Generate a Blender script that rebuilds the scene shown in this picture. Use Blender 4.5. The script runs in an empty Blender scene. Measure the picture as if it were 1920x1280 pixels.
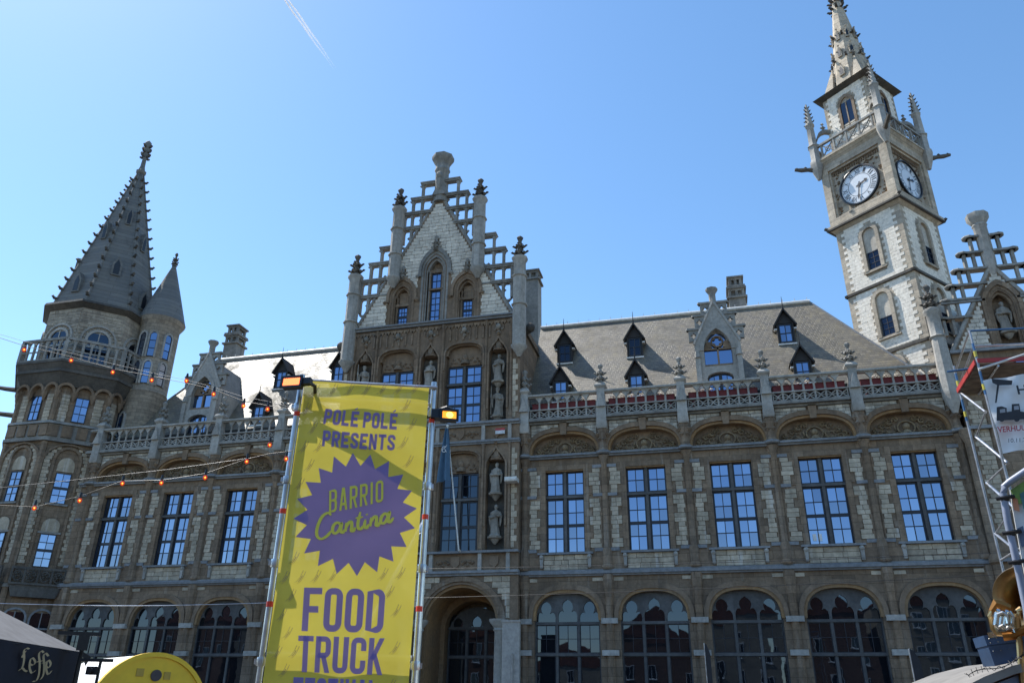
import bpy, bmesh, math, random
from math import sin, cos, pi, radians, sqrt, atan2
from mathutils import Matrix, Vector
random.seed(7)
SC = bpy.context.scene
COL = SC.collection
# ---------------------------------------------------------------- camera
CAMP = Vector((0.0, -42.321, 1.7)); FPX = 1470.0
YAW, PITCH, ROLL = -0.256543, 0.431224, 0.013401
_f = Vector((sin(YAW)*cos(PITCH), cos(YAW)*cos(PITCH), sin(PITCH)))
_r = Vector((cos(YAW), -sin(YAW), 0)); _u = _r.cross(_f)
CR = _r*cos(ROLL)+_u*sin(ROLL); CU = _u*cos(ROLL)-_r*sin(ROLL); CF = _f
cd = bpy.data.cameras.new('camera'); co = bpy.data.objects.new('camera', cd); COL.objects.link(co)
cd.sensor_width = 36; cd.lens = FPX/1920*36; cd.clip_start = 0.1; cd.clip_end = 9000
co.matrix_world = Matrix(((CR.x, CU.x, -CF.x, CAMP.x), (CR.y, CU.y, -CF.y, CAMP.y), (CR.z, CU.z, -CF.z, CAMP.z), (0, 0, 0, 1)))
SC.camera = co
def ray(px, py): return CF+CR*((px-960)/FPX)-CU*((py-640)/FPX)
def hd(px, py, h):            # point of the place at horizontal distance h from where the photographer stood
    d = ray(px, py); return CAMP+d*(h/sqrt(d.x*d.x+d.y*d.y))
# ---------------------------------------------------------------- sky, sun, exposure
SUNV = Vector((-0.515, 0.185, 0.84)).normalized()
EL = math.asin(SUNV.z); ROT = atan2(SUNV.x, SUNV.y)
w = bpy.data.worlds.new('World'); SC.world = w; w.use_nodes = True
nt = w.node_tree; bg = nt.nodes['Background']
sky = nt.nodes.new('ShaderNodeTexSky'); sky.sky_type = 'NISHITA'; sky.sun_disc = False
sky.sun_elevation = EL; sky.sun_rotation = ROT; sky.altitude = 0; sky.air_density = 1.0; sky.dust_density = 0.25; sky.ozone_density = 1.4
hsv = nt.nodes.new('ShaderNodeHueSaturation'); hsv.inputs['Saturation'].default_value = 1.16; hsv.inputs['Hue'].default_value = 0.496
nt.links.new(sky.outputs[0], hsv.inputs['Color']); nt.links.new(hsv.outputs[0], bg.inputs[0]); bg.inputs[1].default_value = 0.15
ld = bpy.data.lights.new('sun', 'SUN'); ld.energy = 4.6; ld.angle = radians(0.53); ld.color = (1, 0.955, 0.88)
lo = bpy.data.objects.new('sun', ld); COL.objects.link(lo); lo.rotation_euler = SUNV.to_track_quat('Z', 'Y').to_euler()
SC.view_settings.view_transform = 'Standard'; SC.view_settings.look = 'None'
SC.view_settings.exposure = 0.68; SC.view_settings.gamma = 1.0
SC.render.engine = 'CYCLES'
# ---------------------------------------------------------------- materials
MATS = {}
class NT:
    def __init__(s, name):
        s.m = bpy.data.materials.new(name); s.m.use_nodes = True; s.t = s.m.node_tree
        s.p = s.t.nodes['Principled BSDF']; s.out = s.t.nodes['Material Output']; MATS[name] = s.m
    def n(s, typ, ins=None, **kw):
        nd = s.t.nodes.new('ShaderNode'+typ)
        for k, v in kw.items(): setattr(nd, k, v)
        for k, v in (ins or {}).items():
            if hasattr(v, 'links') or isinstance(v, bpy.types.NodeSocket): s.t.links.new(v, nd.inputs[k])
            else: nd.inputs[k].default_value = v
        return nd
    def lk(s, a, b): s.t.links.new(a, b)
    def mix(s, fac, a, b, mode='MIX'):
        nd = s.n('Mix', data_type='RGBA', blend_type=mode)
        for i, v in ((0, fac), (6, a), (7, b)):
            if isinstance(v, bpy.types.NodeSocket): s.lk(v, nd.inputs[i])
            else: nd.inputs[i].default_value = (v if i == 0 else (tuple(v)+(1,))[:4])
        return nd.outputs[2]
    def ramp(s, fac, lo, hi, a=0.0, b=1.0):
        nd = s.n('MapRange', {0: fac, 1: lo, 2: hi, 3: a, 4: b}); return nd.outputs[0]
    def math(s, op, a, b=0.0):
        nd = s.n('Math', {0: a, 1: b}, operation=op); return nd.outputs[0]
def stone(name, c1, c2, soot=0.45, sootc=(0.035, 0.032, 0.03), rnd=0.25, joints=None, rough=0.85, bump=0.35, s1=0.6, wash=0.0):
    k = NT(name); g = k.n('NewGeometry'); pos = g.outputs['Position']
    n1 = k.n('TexNoise', {'Vector': pos, 'Scale': s1, 'Detail': 6, 'Roughness': 0.6})
    c = k.mix(k.ramp(n1.outputs[0], 0.35, 0.65), c1, c2)
    n2 = k.n('TexNoise', {'Vector': pos, 'Scale': 5.0, 'Detail': 8, 'Roughness': 0.7})
    v = k.ramp(n2.outputs[0], 0.3, 0.7, 0.72, 1.22)
    oi = k.n('ObjectInfo'); rr = k.math('FRACT', k.math('ADD', oi.outputs['Random'], g.outputs['Random Per Island']))
    v = k.math('MULTIPLY', v, k.ramp(rr, 0, 1, 1-rnd, 1+rnd*0.75))
    h = NT.n(k, 'HueSaturation', {'Color': c, 'Value': v, 'Saturation': 1.0, 'Hue': 0.5, 'Fac': 1.0}); c = h.outputs[0]
    mp = k.n('Mapping', {'Vector': pos, 'Scale': (1.4, 1.4, 0.16)})
    n3 = k.n('TexNoise', {'Vector': mp.outputs[0], 'Scale': 1.3, 'Detail': 7, 'Roughness': 0.65})
    c = k.mix(k.math('MULTIPLY', k.ramp(n3.outputs[0], 0.5, 0.72), soot), c, sootc)
    if wash:
        mpw = k.n('Mapping', {'Vector': pos, 'Scale': (2.6, 2.6, 0.3), 'Location': (31, 7, 3)}); nw = k.n('TexNoise', {'Vector': mpw.outputs[0], 'Scale': 1.0, 'Detail': 6, 'Roughness': 0.6})
        c = k.mix(k.math('MULTIPLY', k.ramp(nw.outputs[0], 0.57, 0.72), wash), c, (0.62, 0.6, 0.56))
    hgt = n2.outputs[0]
    if joints:
        sp = k.n('SeparateXYZ', {0: pos})
        cb = k.n('CombineXYZ', {0: k.math('ADD', sp.outputs[0], sp.outputs[1]), 1: sp.outputs[2], 2: 0.0})
        bt = k.n('TexBrick', {'Vector': cb.outputs[0], 'Scale': 1.0, 'Mortar Size': 0.012, 'Mortar Smooth': 0.2, 'Brick Width': joints[0], 'Row Height': joints[1],
                              'Color1': (0.78, 0.78, 0.78, 1), 'Color2': (1.12, 1.1, 1.06, 1), 'Mortar': (0.55, 0.54, 0.52, 1)})
        c = k.mix(1.0, c, bt.outputs[0], 'MULTIPLY')
        hgt = k.math('SUBTRACT', hgt, k.math('MULTIPLY', bt.outputs[1], 1.2))
    n4 = k.n('TexNoise', {'Vector': pos, 'Scale': 24, 'Detail': 4})
    hh = k.math('ADD', hgt, k.math('MULTIPLY', n4.outputs[0], 0.4))
    b = k.n('Bump', {'Height': hh, 'Strength': bump, 'Distance': 0.05})
    k.lk(c, k.p.inputs['Base Color']); k.lk(b.outputs[0], k.p.inputs['Normal']); k.p.inputs['Roughness'].default_value = rough
    k.p.inputs['Specular IOR Level'].default_value = 0.25
    return k.m
stone('brown_stone', (0.22, 0.158, 0.108), (0.28, 0.21, 0.15), 0.4, (0.075, 0.063, 0.053), joints=(1.05, 0.42), rnd=0.12, wash=0.22)
stone('carved_stone', (0.19, 0.135, 0.09), (0.27, 0.198, 0.138), 0.55, (0.065, 0.054, 0.045), rnd=0.12)
stone('warm_lit_stone', (0.36, 0.215, 0.10), (0.26, 0.18, 0.11), 0.45, (0.10, 0.075, 0.055), rnd=0.1)  # orange tint is the warm light on arch and vault undersides, put into the colour
stone('white_stone', (0.70, 0.64, 0.54), (0.54, 0.495, 0.42), 0.45, (0.24, 0.21, 0.18), rnd=0.12)
stone('wing_block', (0.55, 0.47, 0.36), (0.40, 0.34, 0.255), 0.5, (0.16, 0.14, 0.115), rnd=0.22, wash=0.7)
stone('spandrel_block', (0.66, 0.61, 0.52), (0.36, 0.325, 0.27), 0.6, (0.12, 0.105, 0.09), rnd=0.3, s1=1.5)
stone('tower_block', (0.85, 0.79, 0.69), (0.78, 0.715, 0.61), 0.2, (0.5, 0.45, 0.37), rnd=0.05, bump=0.1)
stone('tower_stone', (0.52, 0.455, 0.37), (0.43, 0.37, 0.29), 0.35, (0.17, 0.145, 0.115), rnd=0.12, joints=(0.9, 0.45))
stone('corner_stone', (0.33, 0.29, 0.24), (0.41, 0.365, 0.30), 0.4, (0.12, 0.1, 0.085), rnd=0.18, joints=(0.8, 0.27))
stone('grey_stone', (0.23, 0.225, 0.21), (0.32, 0.31, 0.285), 0.5, (0.07, 0.068, 0.065), rnd=0.18)
stone('pale_grey_stone', (0.33, 0.32, 0.295), (0.42, 0.40, 0.365), 0.45, (0.11, 0.105, 0.098), rnd=0.15)
stone('blue_stone', (0.20, 0.21, 0.225), (0.26, 0.265, 0.27), 0.4, (0.09, 0.09, 0.092), rnd=0.15, rough=0.6)
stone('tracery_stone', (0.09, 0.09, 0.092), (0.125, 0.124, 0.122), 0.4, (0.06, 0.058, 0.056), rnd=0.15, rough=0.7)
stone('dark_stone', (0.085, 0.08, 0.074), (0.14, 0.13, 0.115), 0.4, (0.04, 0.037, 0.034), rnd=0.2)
stone('statue_stone', (0.36, 0.33, 0.285), (0.22, 0.2, 0.17), 0.55, (0.085, 0.075, 0.066), rnd=0.2)
stone('house_brick', (0.16, 0.085, 0.06), (0.20, 0.12, 0.085), 0.2, joints=(0.25, 0.08))
stone('house_plaster', (0.30, 0.26, 0.2), (0.22, 0.19, 0.15), 0.2)
stone('house_tile', (0.20, 0.075, 0.045), (0.15, 0.06, 0.04), 0.2, joints=(0.25, 0.2))
stone('ground_sett', (0.13, 0.122, 0.11), (0.19, 0.178, 0.16), 0.1, joints=(0.3, 0.14))
def slate(name, c1, c2, row, bw, rough, lichen, spec=0.5, patch=None, contrast=1.0):
    k = NT(name); g = k.n('NewGeometry'); pos = g.outputs['Position']; sp = k.n('SeparateXYZ', {0: pos})
    cb = k.n('CombineXYZ', {0: k.math('ADD', sp.outputs[0], k.math('MULTIPLY', sp.outputs[1], 0.35)), 1: sp.outputs[2], 2: 0.0})
    bt = k.n('TexBrick', {'Vector': cb.outputs[0], 'Scale': 1.0, 'Mortar Size': row*0.07, 'Mortar Smooth': 0.5, 'Brick Width': bw, 'Row Height': row,
                          'Color1': (0.7, 0.7, 0.7, 1), 'Color2': (1.25, 1.25, 1.25, 1), 'Mortar': (0.4, 0.4, 0.4, 1)})
    n1 = k.n('TexNoise', {'Vector': pos, 'Scale': 0.5, 'Detail': 8, 'Roughness': 0.65})
    c = k.mix(k.ramp(n1.outputs[0], 0.35, 0.68), c1, c2)
    n2 = k.n('TexNoise', {'Vector': pos, 'Scale': 2.2, 'Detail': 9, 'Roughness': 0.75})
    c = k.mix(k.math('MULTIPLY', k.ramp(n2.outputs[0], 0.5, 0.7), 0.6), c, lichen)
    if patch:
        n3 = k.n('TexNoise', {'Vector': pos, 'Scale': 0.75, 'Detail': 9, 'Roughness': 0.7})
        c = k.mix(k.math('MULTIPLY', k.ramp(n3.outputs[0], 0.54, 0.72), 0.75), c, patch)
    c = k.mix(contrast, c, bt.outputs[0], 'MULTIPLY')
    saw = k.math('FRACT', k.math('DIVIDE', sp.outputs[2], row))
    hgt = k.math('SUBTRACT', k.math('MULTIPLY', saw, -0.6), k.math('MULTIPLY', bt.outputs[1], 0.5))
    b = k.n('Bump', {'Height': hgt, 'Strength': 0.5, 'Distance': 0.03})
    k.lk(c, k.p.inputs['Base Color']); k.lk(b.outputs[0], k.p.inputs['Normal'])
    rr = k.math('ADD', k.ramp(n2.outputs[0], 0.32, 0.7, rough-0.05, rough+0.12), k.ramp(n1.outputs[0], 0.45, 0.66, 0.0, 0.26)); k.lk(rr, k.p.inputs['Roughness'])
    k.p.inputs['Specular IOR Level'].default_value = spec
    return k.m
slate('roof_slate', (0.165, 0.135, 0.085), (0.115, 0.10, 0.075), 0.19, 0.26, 0.48, (0.21, 0.165, 0.075), 1.0, (0.06, 0.045, 0.034))
stone('relief_stone', (0.34, 0.255, 0.155), (0.25, 0.185, 0.12), 0.45, (0.07, 0.055, 0.042), rnd=0.12)
slate('spire_slate', (0.13, 0.128, 0.12), (0.175, 0.17, 0.155), 0.34, 3.1, 0.6, (0.21, 0.2, 0.175), patch=(0.08, 0.08, 0.08), contrast=0.5)
def plain(name, c, rough=0.6, metal=0.0, spec=0.5, noise=0.18, emit=None, es=0.0, bump=0.0, coat=0.0):
    k = NT(name); k.p.inputs['Roughness'].default_value = rough; k.p.inputs['Metallic'].default_value = metal; k.p.inputs['Specular IOR Level'].default_value = spec
    g = k.n('NewGeometry'); n = k.n('TexNoise', {'Vector': g.outputs['Position'], 'Scale': 6.0, 'Detail': 6})
    h = k.n('HueSaturation', {'Color': tuple(c)+(1,), 'Value': k.ramp(n.outputs[0], 0.3, 0.7, 1-noise, 1+noise)})
    k.lk(h.outputs[0], k.p.inputs['Base Color'])
    if bump:
        b = k.n('Bump', {'Height': n.outputs[0], 'Strength': bump, 'Distance': 0.02}); k.lk(b.outputs[0], k.p.inputs['Normal'])
    if emit: k.p.inputs['Emission Color'].default_value = tuple(emit)+(1,); k.p.inputs['Emission Strength'].default_value = es
    k.p.inputs['Coat Weight'].default_value = coat
    return k.m
plain('dormer_wood', (0.028, 0.026, 0.026), 0.7)
plain('dormer_panel', (0.07, 0.05, 0.042), 0.7)
plain('window_frame', (0.014, 0.017, 0.028), 0.45)
plain('gutter_shade_dark', (0.035, 0.037, 0.04), 0.7)  # near-black colour stands for the shade behind the balustrade
plain('lead', (0.17, 0.18, 0.195), 0.5, 0.2)
plain('ridge_lead', (0.66, 0.65, 0.62), 0.5, 0.0)
plain('iron', (0.02, 0.02, 0.022), 0.5, 0.5)
plain('clock_face', (0.72, 0.74, 0.76), 0.25, coat=0.6, noise=0.05)
plain('clock_black', (0.012, 0.014, 0.02), 0.4)
plain('gilt', (0.42, 0.27, 0.03), 0.5, 0.0)
plain('steel_tube', (0.52, 0.53, 0.55), 0.32, 0.9, noise=0.3)
plain('galvanised', (0.3, 0.31, 0.33), 0.45, 0.6, noise=0.3)
plain('blue_tube', (0.05, 0.13, 0.26), 0.4, 0.2)
plain('yellow_tube', (0.5, 0.42, 0.05), 0.5)
plain('red_paint', (0.38, 0.035, 0.03), 0.5)
plain('red_tape', (0.75, 0.05, 0.02), 0.5)
plain('planter_red', (0.15, 0.012, 0.012), 0.6)
plain('plank_wood', (0.12, 0.09, 0.065), 0.8, noise=0.4)
plain('black_plastic', (0.012, 0.012, 0.013), 0.45)
plain('cable', (0.015, 0.015, 0.016), 0.5)
plain('bulb_socket', (0.01, 0.01, 0.01), 0.4)
plain('filament', (0.9, 0.5, 0.1), 0.3, emit=(1.0, 0.62, 0.2), es=7)
plain('led_orange', (0.8, 0.12, 0.02), 0.3, emit=(1.0, 0.2, 0.07), es=1.9)
plain('led_red', (0.5, 0.03, 0.01), 0.3, emit=(0.7, 0.03, 0.01), es=0.10)
plain('led_amber', (0.9, 0.35, 0.02), 0.3, emit=(1.0, 0.33, 0.02), es=1.0)
plain('led_amber_core', (0.9, 0.6, 0.1), 0.3, emit=(1.0, 0.62, 0.1), es=2.2)
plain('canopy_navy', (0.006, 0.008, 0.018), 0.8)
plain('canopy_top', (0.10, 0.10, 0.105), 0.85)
plain('gold_print', (0.42, 0.33, 0.19), 0.7)
plain('tent_white', (0.8, 0.8, 0.78), 0.6, noise=0.05)
plain('tent_yellow', (0.78, 0.5, 0.015), 0.5, noise=0.07)
plain('letter_dark', (0.06, 0.045, 0.05), 0.6)
plain('brass', (0.42, 0.27, 0.12), 0.3, 1.0, noise=0.45)
plain('brass_dark', (0.30, 0.13, 0.035), 0.35, 1.0, noise=0.3)
plain('nickel', (0.6, 0.58, 0.52), 0.2, 1.0)
plain('trunk_blue', (0.022, 0.05, 0.105), 0.5, noise=0.35)
plain('van_cream', (0.2, 0.185, 0.165), 0.6)
plain('van_terracotta', (0.5, 0.25, 0.18), 0.5)
plain('van_slate_blue', (0.12, 0.15, 0.22), 0.5)
plain('pipe_grey', (0.24, 0.265, 0.34), 0.35)
plain('print_white', (0.78, 0.78, 0.76), 0.6, noise=0.06)
plain('print_grey', (0.33, 0.34, 0.36), 0.6)
plain('print_black', (0.03, 0.03, 0.035), 0.6)
plain('print_red', (0.42, 0.05, 0.06), 0.6)
plain('poster_green', (0.26, 0.42, 0.08), 0.6, noise=0.6)
plain('poster_teal', (0.09, 0.22, 0.22), 0.6, noise=0.6)
plain('poster_orange', (0.6, 0.24, 0.12), 0.6, noise=0.5)
plain('flag_blue', (0.07, 0.14, 0.22), 0.85, noise=0.1)
plain('flag_white', (0.6, 0.63, 0.66), 0.8)
plain('blossom_white', (0.75, 0.73, 0.68), 0.8, noise=0.3)
plain('leaf_green', (0.05, 0.085, 0.03), 0.8, noise=0.4)
plain('pole_white', (0.62, 0.62, 0.6), 0.5)
plain('feather_black', (0.02, 0.02, 0.024), 0.7)
def glass(name, tint, fac, base=(0.008, 0.010, 0.014)):
    k = NT(name); k.t.nodes.remove(k.p)
    g = k.n('NewGeometry'); n = k.n('TexNoise', {'Vector': g.outputs['Position'], 'Scale': 0.9, 'Detail': 2})
    b = k.n('Bump', {'Height': n.outputs[0], 'Strength': 0.025, 'Distance': 0.08})
    d = k.n('BsdfDiffuse', {0: base+(1,)}); gl = k.n('BsdfGlossy', {0: tint+(1,), 1: 0.015, 'Normal': b.outputs[0]})
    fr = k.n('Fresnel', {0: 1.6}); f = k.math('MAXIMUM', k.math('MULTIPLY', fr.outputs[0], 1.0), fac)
    mx = k.n('MixShader', {0: f, 1: d.outputs[0], 2: gl.outputs[0]}); k.lk(mx.outputs[0], k.out.inputs[0])
glass('coated_glass', (0.40, 0.53, 0.80), 0.50)
glass('coated_glass_a', (0.42, 0.53, 0.76), 0.44)
glass('coated_glass_b', (0.42, 0.55, 0.82), 0.56)
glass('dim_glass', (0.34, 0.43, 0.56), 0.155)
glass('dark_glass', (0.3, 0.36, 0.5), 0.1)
def banner_mat(name, c, transp, tr=0.55):
    k = NT(name); k.t.nodes.remove(k.p)
    g = k.n('NewGeometry'); n = k.n('TexNoise', {'Vector': g.outputs['Position'], 'Scale': 3.0, 'Detail': 4})
    h = k.n('HueSaturation', {'Color': c+(1,), 'Value': k.ramp(n.outputs[0], 0.3, 0.7, 0.92, 1.06)})
    d = k.n('BsdfDiffuse', {0: h.outputs[0]}); t = k.n('BsdfTranslucent', {0: h.outputs[0]}); x = k.n('BsdfTransparent')
    m1 = k.n('MixShader', {0: tr, 1: d.outputs[0], 2: t.outputs[0]}); m2 = k.n('MixShader', {0: transp, 1: m1.outputs[0], 2: x.outputs[0]}); k.lk(m2.outputs[0], k.out.inputs[0])
banner_mat('banner_yellow', (0.80, 0.655, 0.10), 0.08, 0.42)
banner_mat('banner_purple', (0.30, 0.245, 0.60), 0.0, 0.35)
banner_mat('banner_icon', (0.30, 0.22, 0.2), 0.0, 0.3)
banner_mat('banner_yellow_print', (0.82, 0.74, 0.12), 0.0, 0.0)
k = NT('bulb_glow'); k.t.nodes.remove(k.p); x_ = k.n('BsdfTransparent', {0: (1.0, 0.36, 0.12, 1)}); e_ = k.n('Emission', {0: (1.0, 0.13, 0.03, 1), 1: 0.5}); g_ = k.n('BsdfGlossy', {0: (0.8, 0.8, 0.8, 1), 1: 0.1})
m1_ = k.n('MixShader', {0: 0.45, 1: x_.outputs[0], 2: e_.outputs[0]}); m2_ = k.n('MixShader', {0: 0.08, 1: m1_.outputs[0], 2: g_.outputs[0]}); k.lk(m2_.outputs[0], k.out.inputs[0])
k = NT('contrail_vapour'); k.t.nodes.remove(k.p)
tc = k.n('TexCoord'); sx = k.n('SeparateXYZ', {0: tc.outputs['Generated']}); nz = k.n('TexNoise', {'Vector': tc.outputs['Object'], 'Scale': 0.03, 'Detail': 5})
al = k.math('MULTIPLY', k.ramp(sx.outputs[0], 0.03, 0.75, 0.0, 0.85), k.ramp(nz.outputs[0], 0.25, 0.6, 0.4, 1.0))
wd = k.n('BsdfDiffuse', {0: (0.9, 0.9, 0.9, 1)}); wt = k.n('BsdfTranslucent', {0: (0.9, 0.9, 0.9, 1)}); wa = k.n('MixShader', {0: 0.5, 1: wd.outputs[0], 2: wt.outputs[0]})
xt = k.n('BsdfTransparent'); mx = k.n('MixShader', {0: al, 1: xt.outputs[0], 2: wa.outputs[0]}); k.lk(mx.outputs[0], k.out.inputs[0])
# ---------------------------------------------------------------- mesh helpers
I4 = Matrix.Identity(4)
def TR(x, y, z, rz=0.0): return Matrix.Translation((x, y, z)) @ Matrix.Rotation(rz, 4, 'Z')
class MB:
    def __init__(s, M=None): s.v = []; s.f = []; s.M = M or I4
    def add(s, vs, fs):
        o = len(s.v); s.v += [s.M @ Vector(p) for p in vs]; s.f += [tuple(i+o for i in q) for q in fs]; return s
    def box(s, x0, x1, y0, y1, z0, z1):
        return s.add([(x0, y0, z0), (x1, y0, z0), (x1, y1, z0), (x0, y1, z0), (x0, y0, z1), (x1, y0, z1), (x1, y1, z1), (x0, y1, z1)],
                     [(0, 3, 2, 1), (4, 5, 6, 7), (0, 1, 5, 4), (1, 2, 6, 5), (2, 3, 7, 6), (3, 0, 4, 7)])
    def prism(s, poly, y0, y1):            # polygon in x,z pushed from y0 (front) to y1
        n = len(poly); a = sum(poly[i][0]*poly[(i+1) % n][1]-poly[(i+1) % n][0]*poly[i][1] for i in range(n))
        if a < 0: poly = poly[::-1]
        vs = [(x, y0, z) for x, z in poly]+[(x, y1, z) for x, z in poly]
        return s.add(vs, [tuple(range(n)), tuple(range(2*n-1, n-1, -1))]+[((i+1) % n, i, n+i, n+(i+1) % n) for i in range(n)])
    def hull(s, a, za, b, zb):             # horizontal polygons a (low) and b (high), same count
        n = len(a); vs = [(x, y, za) for x, y in a]+[(x, y, zb) for x, y in b]
        return s.add(vs, [tuple(range(n-1, -1, -1)), tuple(range(n, 2*n))]+[(i, (i+1) % n, n+(i+1) % n, n+i) for i in range(n)])
    def band(s, inner, outer, y0, y1):     # strip between two paths in x,z
        n = len(inner)
        vs = [(x, y0, z) for x, z in inner]+[(x, y0, z) for x, z in outer]+[(x, y1, z) for x, z in inner]+[(x, y1, z) for x, z in outer]
        fs = []
        for i in range(n-1):
            fs += [(i, i+1, n+i+1, n+i), (2*n+i+1, 2*n+i, 3*n+i, 3*n+i+1), (i+1, i, 2*n+i, 2*n+i+1), (n+i, n+i+1, 3*n+i+1, 3*n+i)]
        fs += [(0, n, 3*n, 2*n), (n-1, 3*n-1, 4*n-1, 2*n-1)]
        return s.add(vs, fs)
    def lathe(s, cx, cy, prof, n=12, rot=0.0, sx=1.0, sy=1.0):
        vs = []; fs = []
        for r, z in prof:
            for i in range(n):
                a = rot+2*pi*i/n; vs.append((cx+r*sx*cos(a), cy+r*sy*sin(a), z))
        m = len(prof)
        for j in range(m-1):
            for i in range(n): fs.append((j*n+i, j*n+(i+1) % n, (j+1)*n+(i+1) % n, (j+1)*n+i))
        fs.append(tuple(range(n-1, -1, -1))); fs.append(tuple(range((m-1)*n, m*n)))
        return s.add(vs, fs)
    def tube(s, pts, r, n=6, closed=False):
        pts = [Vector(p) for p in pts]; m = len(pts); rs = r if isinstance(r, (list, tuple)) else [r]*m
        vs = []; fs = []; up = Vector((0.31, 0.17, 0.93))
        for i, p in enumerate(pts):
            if closed: d = pts[(i+1) % m]-pts[i-1]
            else: d = pts[min(i+1, m-1)]-pts[max(i-1, 0)]
            d.normalize(); a = d.cross(up)
            if a.length < 1e-3: a = d.cross(Vector((1, 0, 0)))
            a.normalize(); b = d.cross(a)
            for q in range(n):
                t = 2*pi*q/n; vs.append(p+(a*cos(t)+b*sin(t))*rs[i])
        for i in range(m if closed else m-1):
            j = (i+1) % m
            for q in range(n): fs.append((i*n+q, i*n+(q+1) % n, j*n+(q+1) % n, j*n+q))
        if not closed: fs += [tuple(range(n-1, -1, -1)), tuple(range((m-1)*n, m*n))]
        return s.add(vs, fs)
    def ball(s, c, r, n=8, m=6, sz=1.0):
        return s.lathe(c[0], c[1], [(max(r*sin(pi*j/m), 0.002), c[2]-r*sz*cos(pi*j/m)) for j in range(m+1)], n)
    def octa(s, c, r):
        x, y, z = c
        return s.add([(x-r, y, z), (x+r, y, z), (x, y-r, z), (x, y+r, z), (x, y, z-r), (x, y, z+r)],
                     [(0, 2, 5), (2, 1, 5), (1, 3, 5), (3, 0, 5), (2, 0, 4), (1, 2, 4), (3, 1, 4), (0, 3, 4)])
    def mesh(s, name, smooth=True, ang=38):
        me = bpy.data.meshes.new(name); me.from_pydata([tuple(p) for p in s.v], [], s.f); me.update()
        bm = bmesh.new(); bm.from_mesh(me); bmesh.ops.recalc_face_normals(bm, faces=bm.faces); bm.to_mesh(me); bm.free()
        if smooth: me.shade_smooth(); me.set_sharp_from_angle(angle=radians(ang))
        return me
def obj(name, geo, mat=None, parent=None, loc=None, rot=None, scale=None, kind=None):
    me = geo.mesh(name) if isinstance(geo, MB) else geo
    if mat and not me.materials: me.materials.append(MATS[mat])
    o = bpy.data.objects.new(name, me); COL.objects.link(o)
    if parent: o.parent = parent
    if loc is not None: o.location = loc
    if rot is not None: o.rotation_euler = rot
    if scale is not None: o.scale = scale
    if kind: o['kind'] = kind
    return o
def thing(name, label, cat, loc=(0, 0, 0), rz=0.0, group=None):
    o = bpy.data.objects.new(name, None); COL.objects.link(o); o.location = loc; o.rotation_euler = (0, 0, rz); o.empty_display_size = 0.3
    return tag(o, label, cat, group)
def tag(o, label, cat, group=None):
    o['label'] = label; o['category'] = cat
    if group: o['group'] = group
    return o
def arch(hw, rise, kind='round', n=12, cx=0.0, z=0.0):
    out = []
    if kind in ('round', 'basket'):
        e = 1.0 if kind == 'round' else 0.78
        for i in range(n+1):
            t = pi*i/n; c, s_ = cos(t), sin(t)
            out.append((-hw*math.copysign(abs(c)**e, c), rise*abs(s_)**e))
    elif kind == 'point':
        R = (hw*hw+rise*rise)/(2*hw); a1 = math.acos((R-hw)/R); m = n//2
        left = [(-hw+R-R*cos(a1*i/m), R*sin(a1*i/m)) for i in range(m+1)]
        out = left+[(-x, q) for x, q in left[-2::-1]]
    elif kind == 'ogee':
        m = n//2; left = []
        for i in range(m+1):
            t = i/m; left.append((-hw*(1-t), rise*(0.62*sin(min(t/0.72, 1)*pi/2)+0.38*max(0, (t-0.45)/0.55)**2.2)))
        out = left+[(-x, q) for x, q in left[-2::-1]]
    elif kind == 'trefoil':
        out = [(-hw, 0)]
        for a in range(5): t = radians(180-26*a); out.append((-0.47*hw+0.5*hw*cos(t), 0.38*hw+0.5*hw*sin(t)))
        for a in range(4): t = radians(205-28.75*a); out.append((0.4*hw*cos(t), rise-0.42*hw+0.42*hw*sin(t)))
        out.append((0, rise)); out += [(-x, q) for x, q in out[-2::-1]]
    return [(cx+x, z+q) for x, q in out]
def notched(x0, x1, z0, z1, holes):        # wall plate whose openings all start at its foot; holes = list of arch paths with feet
    p = [(x0, z0)]
    for h in holes: p += [(h[0][0], z0)]+[q for q in h if q[1] > z0+1e-4]+[(h[-1][0], z0)]
    return p+[(x1, z0), (x1, z1), (x0, z1)]
def feet(a, z): return [(a[0][0], z)]+a+[(a[-1][0], z)]
def unit_block():
    bm = bmesh.new(); bmesh.ops.create_cube(bm, size=1.0); bmesh.ops.bevel(bm, geom=bm.edges[:], offset=0.045, segments=1, affect='EDGES')
    me = bpy.data.meshes.new('stone_block'); bm.to_mesh(me); bm.free(); return me
_UB = {}
def blocks(parent, items, mat, M=None, depth=0.06, limit=300, y=0.0, name='stone_block', gap=0.022):
    """items (xc, zc, w, h) on the plane y of frame M, each stone an object; what passes the limit is one joined part"""
    M = M or I4; rz = M.to_euler().z
    if mat not in _UB: _UB[mat] = unit_block(); _UB[mat].materials.append(MATS[mat])
    if len(items) > limit:
        items = sorted(items, key=lambda q: -q[2]*q[3]/(1+(M @ Vector((q[0], y, q[1]))).z*0.02))
    for q in items[:limit]:
        d = depth*random.uniform(0.75, 1.15)
        obj(name, _UB[mat], None, parent, M @ Vector((q[0], y-d/2+0.015, q[1])), (0, 0, rz), (max(q[2]-gap, 0.03), d+0.03, max(q[3]-gap, 0.03)))
    if len(items) > limit:
        mb = MB(M)
        for q in items[limit:]:
            d = depth*random.uniform(0.75, 1.15); g = gap/2
            mb.box(q[0]-q[2]/2+g, q[0]+q[2]/2-g, y-d, y+0.015, q[1]-q[3]/2+g, q[1]+q[3]/2-g)
        obj('stone_course', mb, mat, parent, kind='stuff')
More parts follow.
